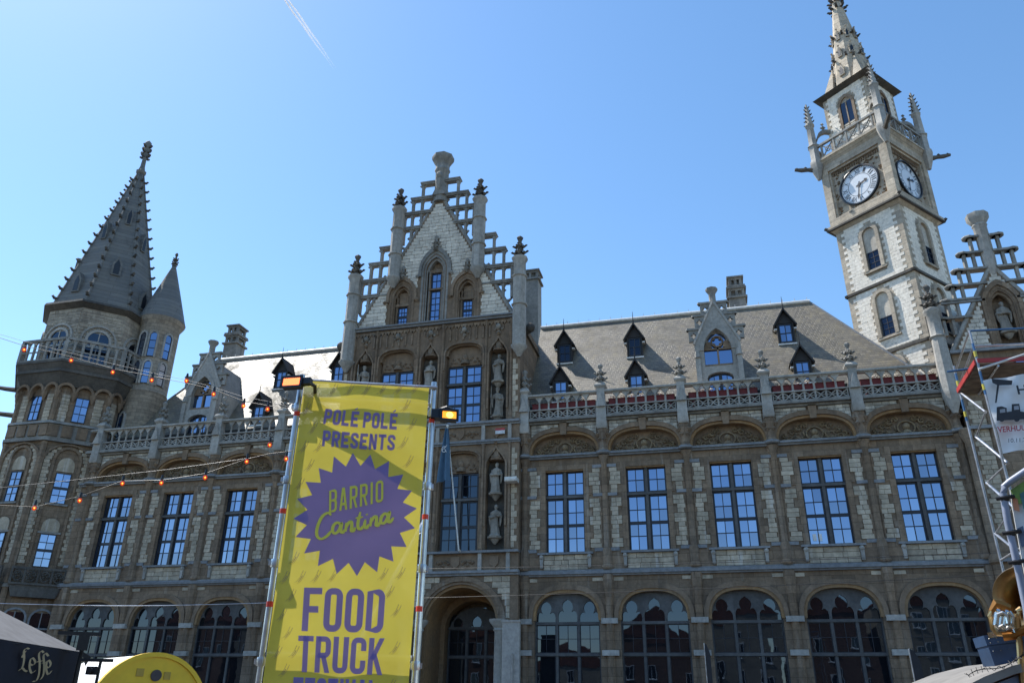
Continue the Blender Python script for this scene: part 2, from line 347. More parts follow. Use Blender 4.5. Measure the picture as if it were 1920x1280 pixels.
def courses(z0, z1, ch, spans, bw, jit=0.35, skip=0.0):
    out = []; n = max(1, round((z1-z0)/ch)); ch = (z1-z0)/n
    for i in range(n):
        z = z0+(i+0.5)*ch
        for a, b in spans(z, i):
            if b-a < 0.12: continue
            m = max(1, round((b-a)/(bw*random.uniform(1-jit, 1+jit)))); cuts = [a]+sorted(a+(b-a)*(j+random.uniform(-0.22, 0.22))/m for j in range(1, m))+[b]
            for c0, c1 in zip(cuts, cuts[1:]):
                if c1-c0 > 0.08 and random.random() >= skip: out.append(((c0+c1)/2, z, c1-c0, ch))
    return out
_PANE = {}
def pane(parent, M, x0, x1, z0, z1, y, mat='coated_glass'):
    if mat == 'coated_glass': mat = random.choice(('coated_glass', 'coated_glass', 'coated_glass_a', 'coated_glass_b'))
    if mat not in _PANE:
        _PANE[mat] = MB().box(-0.5, 0.5, -0.5, 0.5, -0.5, 0.5).mesh('pane', False); _PANE[mat].materials.append(MATS[mat])
    rz = M.to_euler().z
    return obj('pane', _PANE[mat], None, parent, M @ Vector(((x0+x1)/2, y, (z0+z1)/2)), (random.gauss(0, 0.0035), 0, rz+random.gauss(0, 0.0035)), (x1-x0, 0.012, z1-z0))
def glazing(parent, M, lights, y, name='window', fw=0.088, bw=0.042, mat='coated_glass', fmat='window_frame', panes=True, fmb=None):
    """lights: (x0,x1,z0,z1,nx,nz). One frame mesh, each pane its own child"""
    mb = fmb or MB(M); holes = []
    for (x0, x1, z0, z1, nx, nz) in lights:
        mb.box(x0, x0+fw, y-0.05, y+0.05, z0, z1); mb.box(x1-fw, x1, y-0.05, y+0.05, z0, z1)
        mb.box(x0+fw, x1-fw, y-0.05, y+0.05, z0, z0+fw); mb.box(x0+fw, x1-fw, y-0.05, y+0.05, z1-fw, z1)
        ax, bx, az, bz = x0+fw, x1-fw, z0+fw, z1-fw
        for i in range(1, nx):
            c = ax+(bx-ax)*i/nx; mb.box(c-bw/2, c+bw/2, y-0.035, y+0.03, az, bz)
        for j in range(1, nz):
            c = az+(bz-az)*j/nz; t = bw/2 if (nz != 4 or j != 2) else 0.085; mb.box(ax, bx, y-0.04, y+0.032, c-t, c+t)
        for i in range(nx):
            for j in range(nz): holes.append((ax+(bx-ax)*i/nx, ax+(bx-ax)*(i+1)/nx, az+(bz-az)*j/nz, az+(bz-az)*(j+1)/nz))
    o = obj(name, mb, fmat, parent)
    if panes:
        for h in holes: pane(o, M, h[0]+0.004, h[1]-0.004, h[2]+0.004, h[3]-0.004, y, mat)
    return o
# shared ornaments -------------------------------------------------
def finial_mesh():
    mb = MB(); mb.lathe(0, 0, [(0.11, 0), (0.17, 0.03), (0.09, 0.09), (0.075, 0.32), (0.065, 0.6), (0.055, 0.8)], 6)
    for z, r, k in ((0.2, 0.13, 0.10), (0.48, 0.11, 0.09)):
        for i in range(4):
            a = pi/2*i; mb.octa((r*cos(a), r*sin(a), z), k*1.05); mb.octa((r*1.8*cos(a), r*1.8*sin(a), z+0.05), k*0.62)
            a += pi/4; mb.octa((r*0.9*cos(a), r*0.9*sin(a), z+0.06), k*0.7)
    mb.lathe(0, 0, [(0.05, 0.72), (0.085, 0.8), (0.11, 0.88), (0.07, 0.96), (0.02, 1.0)], 5)
    return mb.mesh('finial')
FIN = {}
def finial(parent, x, y, z, h, mat='grey_stone', wd=1.0):
    if mat not in FIN: FIN[mat] = finial_mesh(); FIN[mat].materials.append(MATS[mat])
    return obj('finial', FIN[mat], None, parent, (x, y, z), (0, 0, random.uniform(-0.1, 0.1)), (h*wd, h*wd, h))
def crocket_mesh():
    mb = MB(); mb.add([(0, -0.35, 0), (0, 0.35, 0), (0.75, 0.28, 0.05), (0.75, -0.28, 0.05), (0, -0.3, 0.45), (0, 0.3, 0.45), (0.7, 0.22, 0.5), (0.7, -0.22, 0.5)],
                       [(0, 1, 2, 3), (4, 7, 6, 5), (0, 3, 7, 4), (3, 2, 6, 7), (2, 1, 5, 6), (1, 0, 4, 5)]); mb.octa((0.85, 0, 0.5), 0.42)
    return mb.mesh('crocket')
CRK = {}
def crocket(parent, p, rz, s, mat='grey_stone', ry=0.0):
    if mat not in CRK: CRK[mat] = crocket_mesh(); CRK[mat].materials.append(MATS[mat])
    return obj('crocket', CRK[mat], None, parent, p, (0, ry, rz), (s, s, s))
def oct_pts(cx, cy, R, rot=pi/8, n=8): return [(cx+R*cos(rot+2*pi*i/n), cy+R*sin(rot+2*pi*i/n)) for i in range(n)]
def remesh(mb, vox):
    me = mb.mesh('tmp', False); o = bpy.data.objects.new('tmp', me); COL.objects.link(o)
    md = o.modifiers.new('r', 'REMESH'); md.mode = 'VOXEL'; md.voxel_size = vox; md.use_smooth_shade = True
    sm = o.modifiers.new('s', 'SMOOTH'); sm.factor = 0.5; sm.iterations = 2
    dg = bpy.context.evaluated_depsgraph_get(); dg.update(); r = bpy.data.meshes.new_from_object(o.evaluated_get(dg))
    bpy.data.objects.remove(o); return r
def text_mesh(body, bold=0.0, spacing=1.0, shear=0.0):
    cu = bpy.data.curves.new('t', 'FONT'); cu.body = body; cu.size = 1.0; cu.offset = bold; cu.space_character = spacing; cu.shear = shear
    cu.fill_mode = 'FRONT'; cu.resolution_u = 4; cu.dimensions = '2D'
    o = bpy.data.objects.new('t', cu); COL.objects.link(o); dg = bpy.context.evaluated_depsgraph_get(); dg.update()
    me = bpy.data.meshes.new_from_object(o.evaluated_get(dg)); bpy.data.objects.remove(o)
    xs = [v.co.x for v in me.vertices]; ys = [v.co.y for v in me.vertices]
    x0, x1, y0, y1 = min(xs), max(xs), min(ys), max(ys)
    V = [((v.co.x-x0)/(x1-x0), (v.co.y-y0)/(y1-y0)) for v in me.vertices]; F = [tuple(p.vertices) for p in me.polygons]
    bpy.data.meshes.remove(me); return V, F
# ================================================================ ground and street
g = obj('ground', MB().add([(-900, -900, 0), (900, -900, 0), (900, 900, 0), (-900, 900, 0)], [(0, 1, 2, 3)]), 'ground_sett'); g['kind'] = 'structure'
# ================================================================ wings of the post office
B = 4.5
def relief_mesh(hw, rise):                 # carved lunette: head in a ring, leaf scrolls each side
    mb = MB(); R = random.Random(4)
    mb.tube([(0.42*cos(t), -0.06, 0.55+0.42*sin(t)) for t in [2*pi*i/16 for i in range(16)]], 0.05, 5, True)
    mb.ball((0, -0.06, 0.62), 0.19, 8, 6, 1.25); mb.lathe(0, -0.02, [(0.3, 0.14), (0.22, 0.3), (0.1, 0.48)], 8)
    for s in (-1, 1):
        for cx, cz, r0 in ((0.8, 0.5, 0.3), (1.25, 0.32, 0.24), (1.58, 0.17, 0.15), (0.72, 0.17, 0.14), (0.78, 0.98, 0.17), (1.15, 0.74, 0.15), (0.45, 1.12, 0.13), (1.5, 0.48, 0.12), (0.98, 0.14, 0.11), (1.3, 0.09, 0.08)):
            pts = [(s*(cx+r0*(1-i/15)*cos(i*0.62+cx*3)), -0.05, cz+r0*(1-i/15)*sin(i*0.62+cx*3)) for i in range(14)]
            mb.tube(pts, [0.05*(1-i/20) for i in range(14)], 5)
            for q in range(9):
                a = R.uniform(0, 6.28); mb.octa((s*(cx+r0*1.05*cos(a)), -0.05, cz+r0*1.05*sin(a)), R.uniform(0.05, 0.085))
    return mb.mesh('relief')
RELIEF = relief_mesh(2, 1.5); RELIEF.materials.append(MATS['relief_stone'])
def bal_mesh():                            # colonnette with springers of the little arches
    mb = MB(); mb.lathe(0, 0, [(0.095, 0), (0.095, 0.06), (0.06, 0.09), (0.055, 0.5), (0.085, 0.54)], 6)
    for s in (-1, 1): mb.prism([(0, 0.46), (s*0.05, 0.5), (s*0.11, 0.62), (s*0.2, 0.72), (s*0.2, 0.8), (0, 0.8)], -0.07, 0.07)
    return mb.mesh('baluster')
BAL = bal_mesh(); BAL.materials.append(MATS['pale_grey_stone'])
def trac_mesh():                           # pierced square: cross with curved arms in a frame
    mb = MB(); a = 0.27
    for s in (0, 1):
        mb.box(-a, -a+0.045, -0.06, 0.06, 0, 0.56) if s else mb.box(a-0.045, a, -0.06, 0.06, 0, 0.56)
    for s in (-1, 1):
        for u in (-1, 1):
            mb.tube([(0, 0, 0.28), (s*0.07, 0, 0.28+u*0.1), (s*0.17, 0, 0.28+u*0.16), (s*0.25, 0, 0.28+u*0.27)], 0.036, 5)
        mb.tube([(s*0.06, 0, 0.28), (s*0.24, 0, 0.28)], 0.03, 5)
    return mb.mesh('tracery_panel')
TRA = trac_mesh(); TRA.materials.append(MATS['pale_grey_stone'])
def ground_window(root, cx, hw, spring, rise, y, zt=(5.48, 3.97), kind='basket', zlow=0.4):
    """three-light tracery window of the ground floor: stone part, glazed lights below it"""
    mb = MB(TR(cx, 0, 0)); A = arch(hw, rise, kind, 28, 0, spring); lw = 2*hw/3; m = 0.065
    def top(x):
        for (xa, za), (xb, zb) in zip(A, A[1:]):
            if xa <= x <= xb: return za+(zb-za)*((x-xa)/(xb-xa) if xb > xa else 0)
        return spring
    for i in range(3):
        a, b = -hw+i*lw, -hw+(i+1)*lw; h0 = (lw/2-m); z0 = spring+0.02 if i != 1 else spring+0.1
        z0 = min(z0, top(a if i else b)-0.35) if i != 1 else z0
        zt_ = min(top((a+b)/2)-0.13, z0+h0*1.9); rise_ = zt_-z0
        hl = [(-1, 0), (-1, 0.16), (-0.94, 0.3), (-0.78, 0.41), (-0.58, 0.43), (-0.42, 0.37), (-0.53, 0.5), (-0.58, 0.64), (-0.5, 0.8), (-0.3, 0.92), (-0.12, 0.97), (0, 1.03 if i == 1 else 0.99)]
        head = [((a+b)/2+x_*h0, z0+q_*rise_) for x_, q_ in hl+[(-x_, q_) for x_, q_ in hl[-2::-1]]]
        upper = [(a, top(a+1e-4))]+[(x, z) for x, z in A if a < x < b]+[(b, top(b-1e-4))]
        poly = [(a, z0)]+head+[(b, z0)]+[(x, max(z, z0+0.02)) for x, z in upper[::-1]]
        mb.prism(poly, y-0.06, y+0.06)
        # mullion sides under the head
        mb.box(a, a+m, y-0.08, y+0.08, zlow, z0); mb.box(b-m, b, y-0.08, y+0.08, zlow, z0)
    for z in zt: mb.box(-hw, hw, y-0.11, y+0.1, z-0.07, z+0.07)
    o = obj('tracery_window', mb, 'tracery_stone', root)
    M = TR(cx, 0, 0)
    bars = MB(M); Ls = []
    for i in range(3):
        a, b = -hw+i*lw+m, -hw+(i+1)*lw-m
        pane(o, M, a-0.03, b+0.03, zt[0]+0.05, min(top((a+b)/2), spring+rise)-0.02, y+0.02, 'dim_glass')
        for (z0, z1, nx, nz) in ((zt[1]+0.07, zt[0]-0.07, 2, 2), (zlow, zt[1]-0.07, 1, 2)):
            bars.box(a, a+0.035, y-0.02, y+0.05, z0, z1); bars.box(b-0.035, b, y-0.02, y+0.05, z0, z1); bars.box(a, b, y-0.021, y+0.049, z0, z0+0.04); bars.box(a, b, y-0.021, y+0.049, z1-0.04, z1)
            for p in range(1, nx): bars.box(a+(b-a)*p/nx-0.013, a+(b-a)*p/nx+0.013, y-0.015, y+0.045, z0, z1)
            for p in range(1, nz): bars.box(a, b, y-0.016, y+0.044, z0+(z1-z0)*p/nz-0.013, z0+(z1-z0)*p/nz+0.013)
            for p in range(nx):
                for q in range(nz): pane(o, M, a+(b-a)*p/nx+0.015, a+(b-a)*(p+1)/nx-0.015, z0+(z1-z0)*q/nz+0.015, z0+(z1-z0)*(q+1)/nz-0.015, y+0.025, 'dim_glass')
    obj('glazing_bars', bars, 'window_frame', o)
    return o
def cross_window(root, cx, y, hw=1.077, z0=9.04, z1=13.56, zt=12.08, M=None, mull='tracery_stone', mat='coated_glass', rows=(4, 2)):
    M = (M or I4) @ TR(cx, 0, 0); mw = 0.075
    o = glazing(root, M, [(-hw, -mw, z0, zt-0.07, 2, rows[0]), (mw, hw, z0, zt-0.07, 2, rows[0]), (-hw, -mw, zt+0.07, z1, 2, rows[1]), (mw, hw, zt+0.07, z1, 2, rows[1])], y, mat=mat)
    mb = MB(M); mb.box(-mw, mw, y-0.16, y+0.06, z0, z1); mb.box(-hw-0.03, hw+0.03, y-0.19, y+0.06, zt-0.07, zt+0.07)
    obj('mullion', mb, mull, o)
    return o
def dormer(root, x, y, z, w=0.5, hw=1.42, hr=0.95, nx=2, nz=2, gmat='coated_glass'):
    """little slate dormer whose front stands at y with its foot at z"""
    M = TR(x, y, z); mb = MB(M); L = 2.2
    mb.box(-w, -w+0.09, 0, L*0.55, 0, hw); mb.box(w-0.09, w, 0, L*0.55, 0, hw); mb.box(-w+0.09, w-0.09, 0.12, L*0.55, 0, hw)
    mb.box(-w+0.02, w-0.02, -0.04, 0.1, 0, 0.09)
    mb.prism([(-w, hw-0.02), (w, hw-0.02), (0, hw+hr*0.8)], 0.06, L*0.6)
    o = obj('dormer', mb, 'dormer_wood', root)
    rf = MB(M); e = w+0.2
    for s in (-1, 1): rf.add([(s*e, -0.22, hw-0.22), (0, -0.22, hw+hr), (0, L, hw+hr), (s*e, L, hw-0.22), (s*(e-0.09), -0.22, hw-0.25), (0, -0.22, hw+hr-0.15), (0, L, hw+hr-0.15), (s*(e-0.09), L, hw-0.25)],
                             [(0, 1, 2, 3), (7, 6, 5, 4), (0, 4, 5, 1), (3, 2, 6, 7), (0, 3, 7, 4)])
    obj('dormer_roof', rf, 'dormer_wood', o)
    sp = MB(M); sp.lathe(0, -0.2, [(0.05, hw+hr-0.05), (0.03, hw+hr+0.15), (0.012, hw+hr+0.75)], 6); obj('spike', sp, 'iron', o)
    ld_ = MB(M); ld_.box(-w-0.04, w+0.04, -0.12, 0.05, -0.1, -0.003)
    for s in (-1, 1): ld_.box(min(s*w, s*(w+0.16)), max(s*w, s*(w+0.16)), -0.05, 0.25, hw-0.46, hw-0.38)
    obj('flashing', ld_, 'ridge_lead', o)
    glazing(root, M, [(-w+0.12, w-0.12, 0.12, hw-0.08, nx, nz)], 0.1, name='dormer_window', fw=0.07, bw=0.05, mat=gmat)
    return o
def stone_dormer(root, cx, y):
    M = TR(cx, y, 0); mb = MB(M); W = 1.3
    A1 = feet(arch(0.72, 0.32, 'round', 8, 0, 18.65), 16.6)
    mb.prism(notched(-W, W, 16.6, 19.35, [A1]), 0, 0.4)
    A2 = feet(arch(0.78, 1.35, 'point', 12, 0, 20.35), 19.35)
    mb.prism([(-W, 19.35)]+A2+[(W, 19.35), (W, 20.75), (0, 23.4), (-W, 20.75)], 0, 0.4)
    mb.box(-W, W, 0.5, 3.2, 16.6, 20.6); mb.prism([(-W, 20.6), (W, 20.6), (0, 23.2)], 0.5, 4.6)
    mb.box(-0.95, 0.95, 0.38, 0.5, 16.6, 21.9)
    mb.band(arch(0.78, 1.35, 'point', 12, 0, 20.35), arch(1.0, 1.68, 'point', 12, 0, 20.35), -0.07, 0.05)
    for s in (-1, 1):
        mb.box(min(s*1.3, s*1.02), max(s*1.3, s*1.02), -0.12, 0.0, 16.6, 19.9); mb.lathe(s*1.16, -0.06, [(0.2, 19.9), (0.14, 20.3)], 6)
        mb.tube([(s*W, 0.02, 20.8), (0, 0.02, 23.5)], 0.1, 5)
    o = obj('stone_dormer', mb, 'pale_grey_stone', root)
    st = MB(M)
    for s in (-1, 1):
        for xo, zt in ((0.82, 23.5), (1.22, 22.7), (1.62, 21.85)):
            c0, c1 = xo-0.34, zt-0.46; n = 16; inn_ = []; out_ = []
            for q in range(n+1):
                t = 2*pi*q/n; rq = 0.15+0.05*cos(4*t); inn_.append((s*(c0+rq*cos(t)), c1+rq*sin(t)))
                kx = 1/max(abs(cos(t)), abs(sin(t))); out_.append((s*(c0+0.29*kx*cos(t)), c1+0.36*kx*sin(t)))
            st.band(inn_, out_, 0.1, 0.3)
            st.box(min(s*(xo-0.75), s*(xo+0.03)), max(s*(xo-0.75), s*(xo+0.03)), 0.03, 0.37, zt-0.1, zt+0.02)
            st.lathe(s*(xo-0.06), 0.2, [(0.13, zt-0.1), (0.17, zt-0.05), (0.15, zt+0.05)], 6)
            st.box(min(s*max(xo-0.95, 0.05), s*(xo-0.63)), max(s*max(xo-0.95, 0.05), s*(xo-0.63)), 0.1, 0.3, zt-1.0, zt-0.1)
    st.lathe(0, 0.2, [(0.22, 23.2), (0.26, 23.4), (0.2, 23.5), (0.2, 24.05), (0.3, 24.2), (0.36, 24.3), (0.36, 24.42), (0.2, 24.46)], 8)
    obj('stepped_crest', st, 'grey_stone', o)
    glazing(root, M, [(-0.72, 0, 16.7, 18.95, 2, 3), (0, 0.72, 16.7, 18.95, 2, 3)], 0.3, name='dormer_window')
    t = MB(M)
    t.box(-0.05, 0.05, 0.2, 0.34, 19.4, 20.55); t.box(-0.78, 0.78, 0.2, 0.34, 20.45, 20.55); t.box(-0.82, 0.82, 0.1, 0.36, 19.36, 19.5)
    t.tube([(0.32*cos(q*pi/8), 0.27, 20.98+0.32*sin(q*pi/8)) for q in range(16)], 0.06, 5, True)
    for a in range(4): t.octa((0.26*cos(pi/4+a*pi/2), 0.27, 20.98+0.26*sin(pi/4+a*pi/2)), 0.11)
    t.prism([(-0.78, 20.55), (-0.3, 20.6), (-0.4, 21.0), (-0.62, 20.95)], 0.22, 0.33); t.prism([(0.78, 20.55), (0.3, 20.6), (0.4, 21.0), (0.62, 20.95)], 0.22, 0.33)
    tw = obj('tracery', t, 'carved_stone', root)
    for a, b in ((-0.76, -0.05), (0.05, 0.76)): pane(tw, M, a, b, 19.5, 20.45, 0.33, 'coated_glass')
    pane(tw, M, -0.5, 0.5, 20.55, 21.5, 0.36, 'coated_glass')
    return o
def chimney(root, x, y, zb, zt, w, d, tiers=2):
    mb = MB(TR(x, y, 0)); z = zt-0.85*tiers; mb.box(-w, w, -d, d, zb, z)
    for i in range(tiers):
        a = w-0.1*(i); mb.box(-w-0.14+0.08*i, w+0.14-0.08*i, -d-0.14, d+0.14, z, z+0.13)
        for sx in (-1, 0, 1):
            for sy in (-1, 1): mb.box(sx*(a-0.1)-0.09, sx*(a-0.1)+0.09, sy*(d-0.12)-0.09, sy*(d-0.12)+0.09, z+0.13, z+0.74)
        mb.box(-a+0.2, a-0.2, -d+0.24, d-0.24, z+0.13, z+0.74); mb.prism([(-a, z+0.6), (a, z+0.6), (a, z+0.74), (-a, z+0.74)], -d, d); z += 0.74
        mb.box(-a-0.12, a+0.12, -d-0.12, d+0.12, z, z+0.11); z += 0.11
    return obj('chimney', mb, 'grey_stone', root)
def wing(label, centers, xa, xb, ridge, hipL, hipR, dormers, sd, chims, ends):
    root = thing('post_office_wing', label, 'building wing', ((xa+xb)/2, 0, 0))
    ox = (xa+xb)/2; cs = [c-ox for c in centers]; xa -= ox; xb -= ox
    core = MB(); core.box(xa, xb, 0.45, 11, 0, 16.5)
    wallm = MB()
    wallm.prism(notched(xa, xb, 0, 7.87, [feet(arch(1.72, 1.45, 'basket', 20, c, 5.6), 0) for c in cs]), 0, 0.45)
    xs = [xa]+[v for c in cs for v in (c-1.077, c+1.077)]+[xb]
    wallm.box(xa, xb, 0, 0.45, 7.87, 9.0)
    for i in range(0, len(xs), 2): wallm.box(xs[i], xs[i+1], 0, 0.45, 9.0, 13.56)
    wallm.box(xa, xb, 0, 0.45, 13.56, 14.3)
    wallm.prism(notched(xa, xb, 14.3, 16.4, [feet(arch(2.0, 1.32, 'basket', 20, c, 14.5), 14.3) for c in cs]), 0, 0.45)
    wl = obj('wall', wallm, 'brown_stone', root); obj('core_wall', core, 'carved_stone', root)
    # window surrounds, arch mouldings, colonnettes, courses
    blue = MB(); blue2 = MB(); corn = MB()
    for c in cs:
        sur = MB(); sill = MB(); ora = MB(); ora2 = MB(); ora3 = MB(); hood = MB(); hood2 = MB(); key = MB()
        sur.box(c-1.35, c-1.079, -0.05, 0.1, 9.04, 13.85); sur.box(c+1.079, c+1.35, -0.05, 0.1, 9.04, 13.85); sur.box(c-1.078, c+1.078, -0.05, 0.1, 13.57, 13.85)
        for j in range(8):          # brown quoins toothed into the pale courses
            z = 9.2+j*0.58
            for s in (-1, 1):
                if j % 2: sur.box(min(c+s*1.351, c+s*1.53), max(c+s*1.351, c+s*1.53), -0.045, 0.1, z, z+0.29)
        ora3.box(c-1.07, c+1.07, 0.02, 0.4, 13.5, 13.562)
        ora.band(arch(1.66, 1.38, 'basket', 20, c, 5.6), arch(1.80, 1.53, 'basket', 20, c, 5.6), -0.04, 0.26)
        hood.band(arch(1.80, 1.53, 'basket', 20, c, 5.6), arch(2.02, 1.78, 'basket', 20, c, 5.6), -0.09, 0.05)
        ora2.band(arch(1.88, 1.18, 'basket', 20, c, 14.5), arch(2.0, 1.318, 'basket', 20, c, 14.5), -0.02, 0.34)
        hood2.band(arch(2.0, 1.32, 'basket', 20, c, 14.5), arch(2.2, 1.58, 'basket', 20, c, 14.5), -0.14, 0.05)
        sill.box(c-1.5, c+1.5, -0.22, 0.12, 8.93, 9.035)
        key.prism([(c-0.16, 15.6), (c+0.16, 15.6), (c+0.22, 16.35), (c-0.22, 16.35)], -0.2, 0.0)
        for s in (-1, 1):
            brk = MB(); brk.prism([(c+s*1.3-0.07, 8.25), (c+s*1.3+0.07, 8.25), (c+s*1.3+0.1, 8.9), (c+s*1.3-0.1, 8.9)], -0.16, 0.0); brk.ball((c+s*1.3, -0.12, 8.82), 0.13, 6, 5); brk.ball((c+s*1.3, -0.08, 8.3), 0.09, 6, 5); obj('sill_bracket', brk, 'pale_grey_stone', root)
        obj('window_surround', sur, 'brown_stone', root); [obj('soffit_moulding', q_, 'warm_lit_stone', root) for q_ in (ora, ora2)]; obj('lintel_soffit', ora3, 'warm_lit_stone', root); [obj('hood_moulding', q_, 'carved_stone', root) for q_ in (hood, hood2)]; obj('keystone', key, 'carved_stone', root); obj('window_sill', sill, 'blue_stone', root)
    piers = [c-B/2 for c in cs]+[cs[-1]+B/2]
    piers = [p for p in piers if xa-0.3 < p < xb+0.4]
    for p in piers:
        col = MB(); bnd = MB()
        col.lathe(p, -0.02, [(0.2, 0), (0.2, 6.6), (0.24, 6.7), (0.24, 7.0), (0.3, 7.5), (0.3, 7.85)], 8)
        col.lathe(p, -0.02, [(0.3, 8.12), (0.34, 8.2), (0.26, 8.4), (0.26, 9.1), (0.2, 9.25), (0.17, 9.3), (0.17, 13.75), (0.22, 13.85), (0.2, 13.95), (0.36, 14.25)], 8)
        for s in (-1, 1): col.lathe(p+s*0.26, 0.05, [(0.09, 9.1), (0.08, 13.9), (0.13, 14.1)], 6)
        bands = [MB().box(p-0.42, p+0.42, -0.24, 0.1, z, z+0.26) for z in (5.42, 3.9)]+[MB().box(p-0.66, p+0.66, -0.075, 0.1, z, z+0.17) for z in (13.6, 12.0, 9.06)]
        # corbel figure carrying the balustrade post
        col.lathe(p, -0.1, [(0.3, 14.52), (0.22, 14.7), (0.2, 15.0), (0.27, 15.3), (0.34, 15.6), (0.3, 15.8)], 8)
        for s in (-1, 1): col.octa((p+s*0.27, -0.25, 15.45), 0.17); col.octa((p+s*0.16, -0.3, 15.15), 0.13)
        bnd.lathe(p, -0.05, [(0.40, 14.3), (0.48, 14.36), (0.48, 14.46), (0.36, 14.52)], 8)
        po = obj('pier_shaft', col, 'brown_stone', root); [obj('pier_band', q_, 'pale_grey_stone' if j_ < 2 else 'blue_stone', po) for j_, q_ in enumerate(bands+[bnd])]
    blue.box(xa, xb, -0.26, 0.1, 7.89, 8.03); blue.box(xa, xb, -0.16, 0.1, 8.03, 8.12); blue.box(xa, xb, -0.14, 0.1, 7.8, 7.89)
    blue2.box(xa, xb, -0.30, 0.3, 14.32, 14.44); blue2.box(xa, xb, -0.18, 0.25, 14.22, 14.32)
    corn.box(xa, xb, -0.2, 0.3, 16.3, 16.42); corn.box(xa, xb, -0.42, 0.4, 16.42, 16.56)
    obj('string_course', blue, 'blue_stone', root); obj('string_course', blue2, 'blue_stone', root); obj('cornice', corn, 'grey_stone', root)
    # pale courses beside the windows and in the spandrels: every stone
    items = []; spn = []
    for i, c in enumerate(cs):
        for s in (-1, 1):
            def sp(z, k, c=c, s=s):
                e = 1.37 if ((z-9.2) % 1.16) < 0.58 else 1.56
                if 12.0 < z < 12.17: return []
                q = sorted((c+s*e, c+s*(1.96+0.04*sin(z*9)))); return [tuple(q)]
            items += courses(9.24, 13.58, 0.235, sp, 0.42, 0.3)
            def sp2(z, k, c=c, s=s):
                t = max(0.0, 1-((z-14.5)/1.58)**2); e = 2.24*sqrt(t)**0.9 if z < 16.08 else 0.26
                q = sorted((c+s*max(e, 0.3), c+s*1.9)); return [tuple(q)] if q[1]-q[0] > 0.15 else []
            spn += courses(15.35, 16.29, 0.2, sp2, 0.4, 0.3)
        def sp3(z, k, c=c): return [(c-1.2, c+1.2)]
        items += courses(8.14, 8.92, 0.26, sp3, 0.62, 0.2)
        items += [(c+s*1.8, 7.62, random.uniform(0.5, 0.8), 0.2) for s in (-1, 1)]
    items = [q for q in items if xa+0.1 < q[0]-q[2]/2 and q[0]+q[2]/2 < xb-0.05]
    spn = [q for q in spn if xa+0.1 < q[0]-q[2]/2 and q[0]+q[2]/2 < xb-0.05]
    blocks(wl, items, 'wing_block', y=0.0, depth=0.055, limit=220); blocks(wl, spn, 'spandrel_block', y=0.0, depth=0.055, limit=80)
    for c in cs:
        obj('relief', RELIEF, None, root, (c, 0.43, 14.44), None, (1, 1.4, 0.84))
        cross_window(root, c, 0.3); ground_window(root, c, 1.72, 5.6, 1.45, 0.32)
    # balustrade
    bal = MB(); bal.box(xa, xb, -0.32, -0.06, 16.56, 16.63); bal.box(xa, xb, -0.3, -0.08, 17.1, 17.17); bal.box(xa, xb, -0.30, -0.08, 17.9, 17.96); bal.box(xa, xb, -0.40, 0.02, 17.96, 18.07)
    bo = obj('balustrade', bal, 'pale_grey_stone', root)
    for c in cs:
        n = 7; x0 = c-1.92; st = 3.84/n
        for i in range(n+1):
            if i and xa < x0+i*st < xb: obj('baluster', BAL, None, bo, (x0+i*st, -0.19, 17.15), None, (1, 1, 0.96)) if i < n else None
        for i in range(n): obj('tracery_panel', TRA, None, bo, (x0+(i+0.5)*st, -0.19, 16.6), (0, 0 if i % 2 else pi, 0) if False else None, (1, 1, 0.93))
    for p in piers:
        mb = MB(); mb.lathe(p, -0.2, [(0.27, 15.75), (0.33, 15.85), (0.3, 16.3), (0.3, 17.3), (0.24, 17.55), (0.24, 18.15), (0.36, 18.28), (0.36, 18.36), (0.22, 18.52), (0.12, 18.62)], 4, pi/4, 1.3, 1.3)
        mb.prism([(p-0.26, 17.0), (p+0.26, 17.0), (p, 17.85)], -0.62, -0.3)
        po = obj('balustrade_post', mb, 'pale_grey_stone', root); finial(po, p, -0.2, 18.5, 1.25, 'grey_stone', 1.25)
    gt = MB(); gt.box(xa, xb, 0.44, 0.6, 16.56, 17.62); gt.box(xa, xb, 0.0, 0.44, 16.565, 16.6); obj('gutter_shade_wall', gt, 'gutter_shade_dark', root)  # dark wall added so the gaps between balusters look shaded
    # roof
    y0, z0, yr, zr = 0.62, 16.55, 6.0, 25.45; ra, rb = ridge[0]-ox, ridge[1]-ox; ea, eb = hipL-ox, hipR-ox
    rf = MB(); yb = 2*yr-y0
    rf.add([(ea, y0, z0), (eb, y0, z0), (rb, yr, zr), (ra, yr, zr), (ea, yb, z0), (eb, yb, z0)], [(0, 1, 2, 3), (5, 4, 3, 2), (1, 5, 2), (4, 0, 3)])
    ro = obj('roof', rf, 'roof_slate', root)
    rc = MB(); rc.tube([(ra, yr, zr+0.06), (rb, yr, zr+0.06)], 0.12, 8)
    x = ra+0.4
    while x < rb: rc.box(x-0.015, x+0.015, yr-0.02, yr+0.02, zr+0.15, zr+0.36); x += 0.75
    obj('ridge_cap', rc, 'ridge_lead', ro)
    for rr_, ee_ in ((rb, eb), (ra, ea)):
        if abs(rr_-ee_) > 2: hc = MB(); hc.tube([(rr_, yr, zr), (ee_, y0, z0)], 0.06, 6); obj('hip_cap', hc, 'lead', ro)
    sl = (zr-z0)/(yr-y0)
    for (x, y, up) in dormers:
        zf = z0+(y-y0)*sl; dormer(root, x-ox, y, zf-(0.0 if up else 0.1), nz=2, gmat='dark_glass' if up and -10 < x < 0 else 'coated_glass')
    for x in sd: stone_dormer(root, x-ox, 0.62)
    for (x, y, zb, zt, w_, d_, t_) in chims: chimney(root, x-ox, y, zb, zt, w_, d_, t_)
    return root, cs, piers
